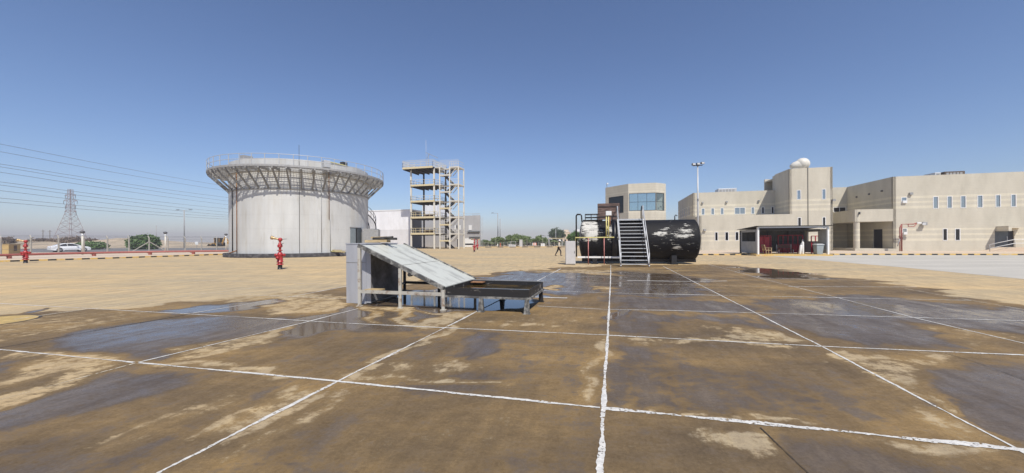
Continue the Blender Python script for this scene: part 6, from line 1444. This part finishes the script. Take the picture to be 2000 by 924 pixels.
# ------------------------------------------------------------------ cars
def make_car(loc, rz, label, prof, glass, L, W_, roof_w, kind='car', name='parked_car'):
    t = thing(name, loc, label, kind, rz=0.0)
    T = lambda x, y, z: (x, y, z)
    t.matrix_basis = Matrix.Identity(4); t.location = (0, 0, 0)
    mb = MB(); n = len(prof); rows = []
    # lofted body: side profile at several widths, drawn in towards roof and edges
    for y, ins, dz in ((-W_ / 2, 0.05, 0), (-W_ / 2 + .04, 0, 0), (0, 0, .02), (W_ / 2 - .04, 0, 0), (W_ / 2, .05, 0)):
        row = []
        for x, z in prof:
            f_ = max(0, (z - .85) / .6); yy = y * (1 - (1 - roof_w) * min(1, f_)); zz2 = z + dz * (1 if z > .6 else 0); row.append((x * (1 - ins * .3), yy, zz2 if z < .5 else zz2 - ins * .4))
        rows.append(row)
    vs = [v for r in rows for v in r]; fs = [(i * n + k, i * n + (k + 1) % n, (i + 1) * n + (k + 1) % n, (i + 1) * n + k) for i in range(4) for k in range(n)]
    mb.add(vs, fs + [tuple(range(n)), tuple(range(4 * n, 5 * n))[::-1]]); mb.build('body', 'car_white', t, bevel=.02)
    for s_ in (-1, 1):
        for poly in glass:
            mb = MB(); m_ = len(poly)
            def yy(z): return s_ * (W_ / 2 * (1 - (1 - roof_w) * min(1, max(0, (z - .85) / .6))) + .012)
            mb.add([(x, yy(z), z) for x, z in poly] + [(x, yy(z) - s_ * .03, z) for x, z in poly], [tuple(range(m_)), tuple(range(m_, 2 * m_))[::-1]] + [(i, (i + 1) % m_, m_ + (i + 1) % m_, m_ + i) for i in range(m_)]); mb.build('side_window', 'glass_dark', t)
        for x in (-L * .29, L * .31):
            mb = MB(); mb.lathe([(.20, -.10), (.31, -.10), (.33, -.06), (.33, .06), (.31, .10), (.20, .10)], (x, s_ * (W_ / 2 - .09), .33), (0, 1, 0), 20); w_ = mb.build('wheel', 'rubber', t)
            mb = MB(); mb.lathe([(.001, s_ * .07), (.08, s_ * .10), (.20, s_ * .085), (.205, 0)], (x, s_ * (W_ / 2 - .09), .33), (0, 1, 0), 14); mb.build('rim', 'rim', w_)
            mb = MB(); mb.lathe([(.34, -.02), (.39, -.02), (.39, .02), (.34, .02)], (x, s_ * (W_ / 2 - .005), .35), (0, 1, 0), 18); mb.build('wheel_arch', 'black', t)
        mb = MB(); mb.box((L / 2 - .16, s_ * (W_ / 2 - .28), .68), (.2, .36, .14)); mb.build('headlight', 'lens', t)
        mb = MB(); mb.box((-L / 2 + .12, s_ * (W_ / 2 - .25), .82), (.2, .40, .14)); mb.build('tail_light', 'red_dark', t)
        mb = MB(); mb.box((L * .14, s_ * (W_ / 2 + .06), .98), (.16, .16, .12)); mb.build('wing_mirror', 'car_white', t)
        mb = MB(); mb.box((0, s_ * (W_ / 2 - .01), .30), (L * .36, .04, .10)); mb.build('sill', 'black', t)
    return t
L = 4.75
sed = [(-2.35, .45), (-2.37, .80), (-2.30, .98), (-1.85, 1.04), (-1.15, 1.38), (-.55, 1.48), (.15, 1.46), (.65, 1.30), (1.15, 1.02), (1.9, .90), (2.25, .76), (2.37, .58), (2.33, .30), (1.9, .22), (-2.0, .24), (-2.33, .32)]
gl = [[(-1.42, 1.06), (-1.02, 1.33), (-.56, 1.40), (-.50, 1.06)], [(-.42, 1.06), (-.46, 1.41), (.13, 1.39), (.58, 1.24), (.92, 1.03)]]
rg = math.atan2(kd.y, kd.x)
c = G(136, 491.6, .15)
car = make_car(c, rg, 'white sedan on the road behind the left fence', sed, gl, L, 1.82, .72)
mb = MB(); mb.add([(.60, -.62, 1.315), (.60, .62, 1.315), (1.16, .70, 1.035), (1.16, -.70, 1.035)], [(0, 1, 2, 3)]); mb.build('windscreen', 'glass_dark', car)
mb = MB(); mb.add([(-1.14, -.60, 1.40), (-1.14, .60, 1.40), (-1.80, .68, 1.065), (-1.80, -.68, 1.065)], [(0, 1, 2, 3)]); mb.build('rear_window', 'glass_dark', car)
car.location = (c.x, c.y, .145); car.rotation_euler = (0, 0, rg)
suv = [(-2.40, .5), (-2.42, .95), (-2.36, 1.12), (-.95, 1.12), (-.72, 1.62), (-.4, 1.70), (.45, 1.68), (1.0, 1.16), (2.0, 1.05), (2.36, .88), (2.42, .5), (2.2, .34), (-2.2, .34)]
gl2 = [[(-.82, 1.15), (-.60, 1.58), (-.05, 1.60), (-.05, 1.15)], [(.02, 1.15), (.02, 1.60), (.42, 1.58), (.82, 1.16)]]
c2 = G(-8, 488.5, .15)
car2 = make_car(c2, rg, 'white pickup truck cut off by the left edge of the view', suv, gl2, 4.85, 1.88, .78, 'pickup', 'pickup_truck')
car2.location = (c2.x, c2.y, .145); car2.rotation_euler = (0, 0, rg)

# backhoe loader
ex = at(426, 470, 118); ex.z = .13
dg = thing('backhoe_loader', ex, 'dusty yellow backhoe loader parked left of the round tank', 'digger')
X = lambda x, y, z: ex + Vector((x, y, z))
for x, r in ((-.9, .55), (1.0, .75)):
    for y in (-.85, .85): mb = MB(); mb.lathe([(.25, -.2), (r, -.18), (r, .18), (.25, .2), (.001, .15)], X(x, y, r), (0, 1, 0), 18); mb.build('wheel', 'rubber', dg)
mb = MB(); mb.add([X(x, y, z) for y in (-.5, .5) for x, z in ((-1.7, .6), (1.3, .6), (1.3, 1.4), (-.3, 1.5), (-1.7, 1.2))], [(0, 1, 2, 3, 4), (9, 8, 7, 6, 5)] + [(k, (k + 1) % 5, 5 + (k + 1) % 5, 5 + k) for k in range(5)]); mb.build('chassis', 'digger', dg)
mb = MB(); mb.box(X(.1, 0, 2.1), (1.5, 1.4, 1.3)); mb.box(X(.1, 0, 2.82), (1.8, 1.6, .12)); mb.build('cab', 'glass_dark', dg)
mb = MB(); [mb.bar(X(x, y, 1.4), X(x, y, 2.8), .12) for x in (-.66, .86) for y in (-.7, .7)]; mb.build('cab_frame', 'digger', dg)
mb = MB(); mb.bar(X(1.3, 0, 1.1), X(2.3, 0, 3.3), .28, .35); mb.bar(X(2.25, 0, 3.35), X(3.3, 0, 1.6), .22, .28); mb.build('boom', 'digger', dg)
mb = MB(); mb.add([X(3.1, y, z) if k == 0 else X(3.1 + dx, y, z) for y in (-.35, .35) for k, dx, z in ((0, 0, 1.7), (1, .5, 1.5), (2, .45, .9), (3, -.1, 1.0))], [(0, 1, 2, 3), (7, 6, 5, 4), (0, 1, 5, 4), (2, 3, 7, 6), (1, 2, 6, 5)]); mb.build('rear_bucket', 'digger', dg)
mb = MB(); mb.bar(X(-.5, -.55, 1.3), X(-2.3, -.55, .7), .16, .25); mb.bar(X(-.5, .55, 1.3), X(-2.3, .55, .7), .16, .25); mb.build('loader_arm', 'digger', dg)
mb = MB(); mb.add([X(x, y, z) for y in (-1.1, 1.1) for x, z in ((-2.2, 1.0), (-2.2, .15), (-3.0, .1), (-2.6, .45))], [(0, 1, 2, 3), (7, 6, 5, 4), (0, 1, 5, 4), (1, 2, 6, 5)]); mb.build('front_bucket', 'dark_steel', dg)
sg = at(384, 475, 90); t = thing('road_sign', (sg.x, 90, .13), 'small blank white square sign beyond the fence left of the digger', 'sign')
mb = MB(); mb.box((sg.x, 90, hz(384, 475, 90)), (.75, .06, .68)); mb.build('sign_face', 'white', t)
mb = MB(); mb.bar((sg.x, 90.06, .1), (sg.x, 90.06, hz(384, 475, 90)), .07); mb.build('post', 'galv_dark', t)

# ------------------------------------------------------------------ walking person
pb = G(1091.5, 500)
def skinmesh(name, verts, edges, material, parent, sub=2, rootv=0):
    me = bpy.data.meshes.new(name); me.from_pydata([v[:3] for v in verts], edges, []); me.materials.append(M[material])
    o = bpy.data.objects.new(name, me); COL.objects.link(o); o.parent = parent
    s = o.modifiers.new('skin', 'SKIN'); s.use_smooth_shade = True
    for i, v in enumerate(verts):
        sv = me.skin_vertices[0].data[i]; sv.radius = (v[3], v[4] if len(v) > 4 else v[3]); sv.use_root = (i == rootv)
    m2 = o.modifiers.new('sub', 'SUBSURF'); m2.levels = 1; m2.render_levels = sub
    return o
per = thing('person', pb, 'person in a beige shirt, dark trousers and white hard hat walking across the yard', 'person')
# x = walking direction (towards the right), z up; stride with the left (rear) leg trailing
V_ = [(0, 0, .93, .13, .11), (.02, 0, 1.10, .13, .10), (.04, 0, 1.30, .15, .11), (.05, 0, 1.44, .09, .08), (.07, 0, 1.52, .052), (.10, 0, 1.62, .085, .095), (.11, 0, 1.70, .08, .09),
      (.0, .09, .88, .09), (-.16, .10, .50, .058), (-.38, .10, .14, .040), (-.36, .10, .07, .035), (-.24, .10, .03, .03),
      (.0, -.09, .88, .09), (.20, -.09, .50, .058), (.20, -.09, .12, .040), (.20, -.09, .05, .04), (.35, -.09, .035, .03),
      (.04, .19, 1.40, .055), (.13, .23, 1.15, .042), (.25, .22, .93, .030), (.29, .22, .87, .026),
      (.04, -.19, 1.40, .055), (-.04, -.24, 1.14, .042), (.04, -.24, .90, .030), (.07, -.24, .84, .026)]
E_ = [(0, 1), (1, 2), (2, 3), (3, 4), (4, 5), (5, 6), (0, 7), (7, 8), (8, 9), (9, 10), (10, 11), (0, 12), (12, 13), (13, 14), (14, 15), (15, 16), (3, 17), (17, 18), (18, 19), (19, 20), (3, 21), (21, 22), (22, 23), (23, 24)]
for base, sx in ((20, 1), (24, 1)):
    bx_, by_, bz_ = V_[base][:3]
    for j in range(5):
        i = len(V_); dy = (j - 2) * .018
        ln = (.05, .075, .08, .075, .06)[j]
        V_.append((bx_ + .01 + (.03 if j == 0 else 0), by_ + dy, bz_ - ln * .5, .009)); V_.append((bx_ + .02 + (.04 if j == 0 else 0), by_ + dy, bz_ - ln, .008)); E_ += [(base, i), (i, i + 1)]
skinmesh('body', V_, E_, 'skin', per)
def off(i, d): v = V_[i]; return (v[0], v[1], v[2], v[3] + d, (v[4] if len(v) > 4 else v[3]) + d)
skinmesh('shirt', [off(0, .02), off(1, .02), off(2, .02), (.05, 0, 1.43, .10, .09), off(17, .02), off(18, .015), (V_[19][0] - .03, V_[19][1], V_[19][2] + .05, .042), off(21, .02), off(22, .015), (V_[23][0] - .02, V_[23][1], V_[23][2] + .06, .042)], [(0, 1), (1, 2), (2, 3), (3, 4), (4, 5), (5, 6), (3, 7), (7, 8), (8, 9)], 'shirt', per)
skinmesh('trousers', [(0, 0, .95, .142, .125), off(7, .018), off(8, .020), (V_[9][0], V_[9][1], V_[9][2] - .02, .058), off(12, .018), off(13, .020), (V_[14][0], V_[14][1], V_[14][2] - .03, .058)], [(0, 1), (1, 2), (2, 3), (0, 4), (4, 5), (5, 6)], 'trouser', per)
for i, j in ((10, 11), (15, 16)):
    a, b = Vector(V_[i][:3]), Vector(V_[j][:3]); skinmesh('shoe', [(a.x - .05, a.y, a.z, .045), (a.x + .02, a.y, a.z, .05), (b.x + .02, b.y, b.z, .038)], [(0, 1), (1, 2)], 'black', per)
def local(mb, name, m_):
    me = bpy.data.meshes.new(name); me.from_pydata(mb.v, [], mb.f); me.materials.append(M[m_]); me.polygons.foreach_set('use_smooth', mb.sm); o = bpy.data.objects.new(name, me); COL.objects.link(o); o.parent = per
mb = MB(); mb.lathe([(.135, 0), (.125, .03), (.115, .08), (.075, .125), (.001, .14)], (.10, 0, 1.66), n=18); mb.lathe([(.12, 0), (.165, -.01)], (.12, 0, 1.66), n=18); local(mb, 'hard_hat', 'white')
mb = MB(); mb.sphere((.205, 0, 1.615), .018, 8); local(mb, 'nose', 'skin')
for s_ in (-1, 1):
    mb = MB(); mb.sphere((.185, s_ * .032, 1.645), .010, 8); local(mb, 'eye', 'black')
    mb = MB(); mb.sphere((.10, s_ * .088, 1.62), .022, 8, (1, .5, 1.4)); local(mb, 'ear', 'skin')
mb = MB(); mb.sphere((.188, 0, 1.575), .016, 8, (.6, 1.5, .4)); local(mb, 'mouth', 'brown')
per.location = pb
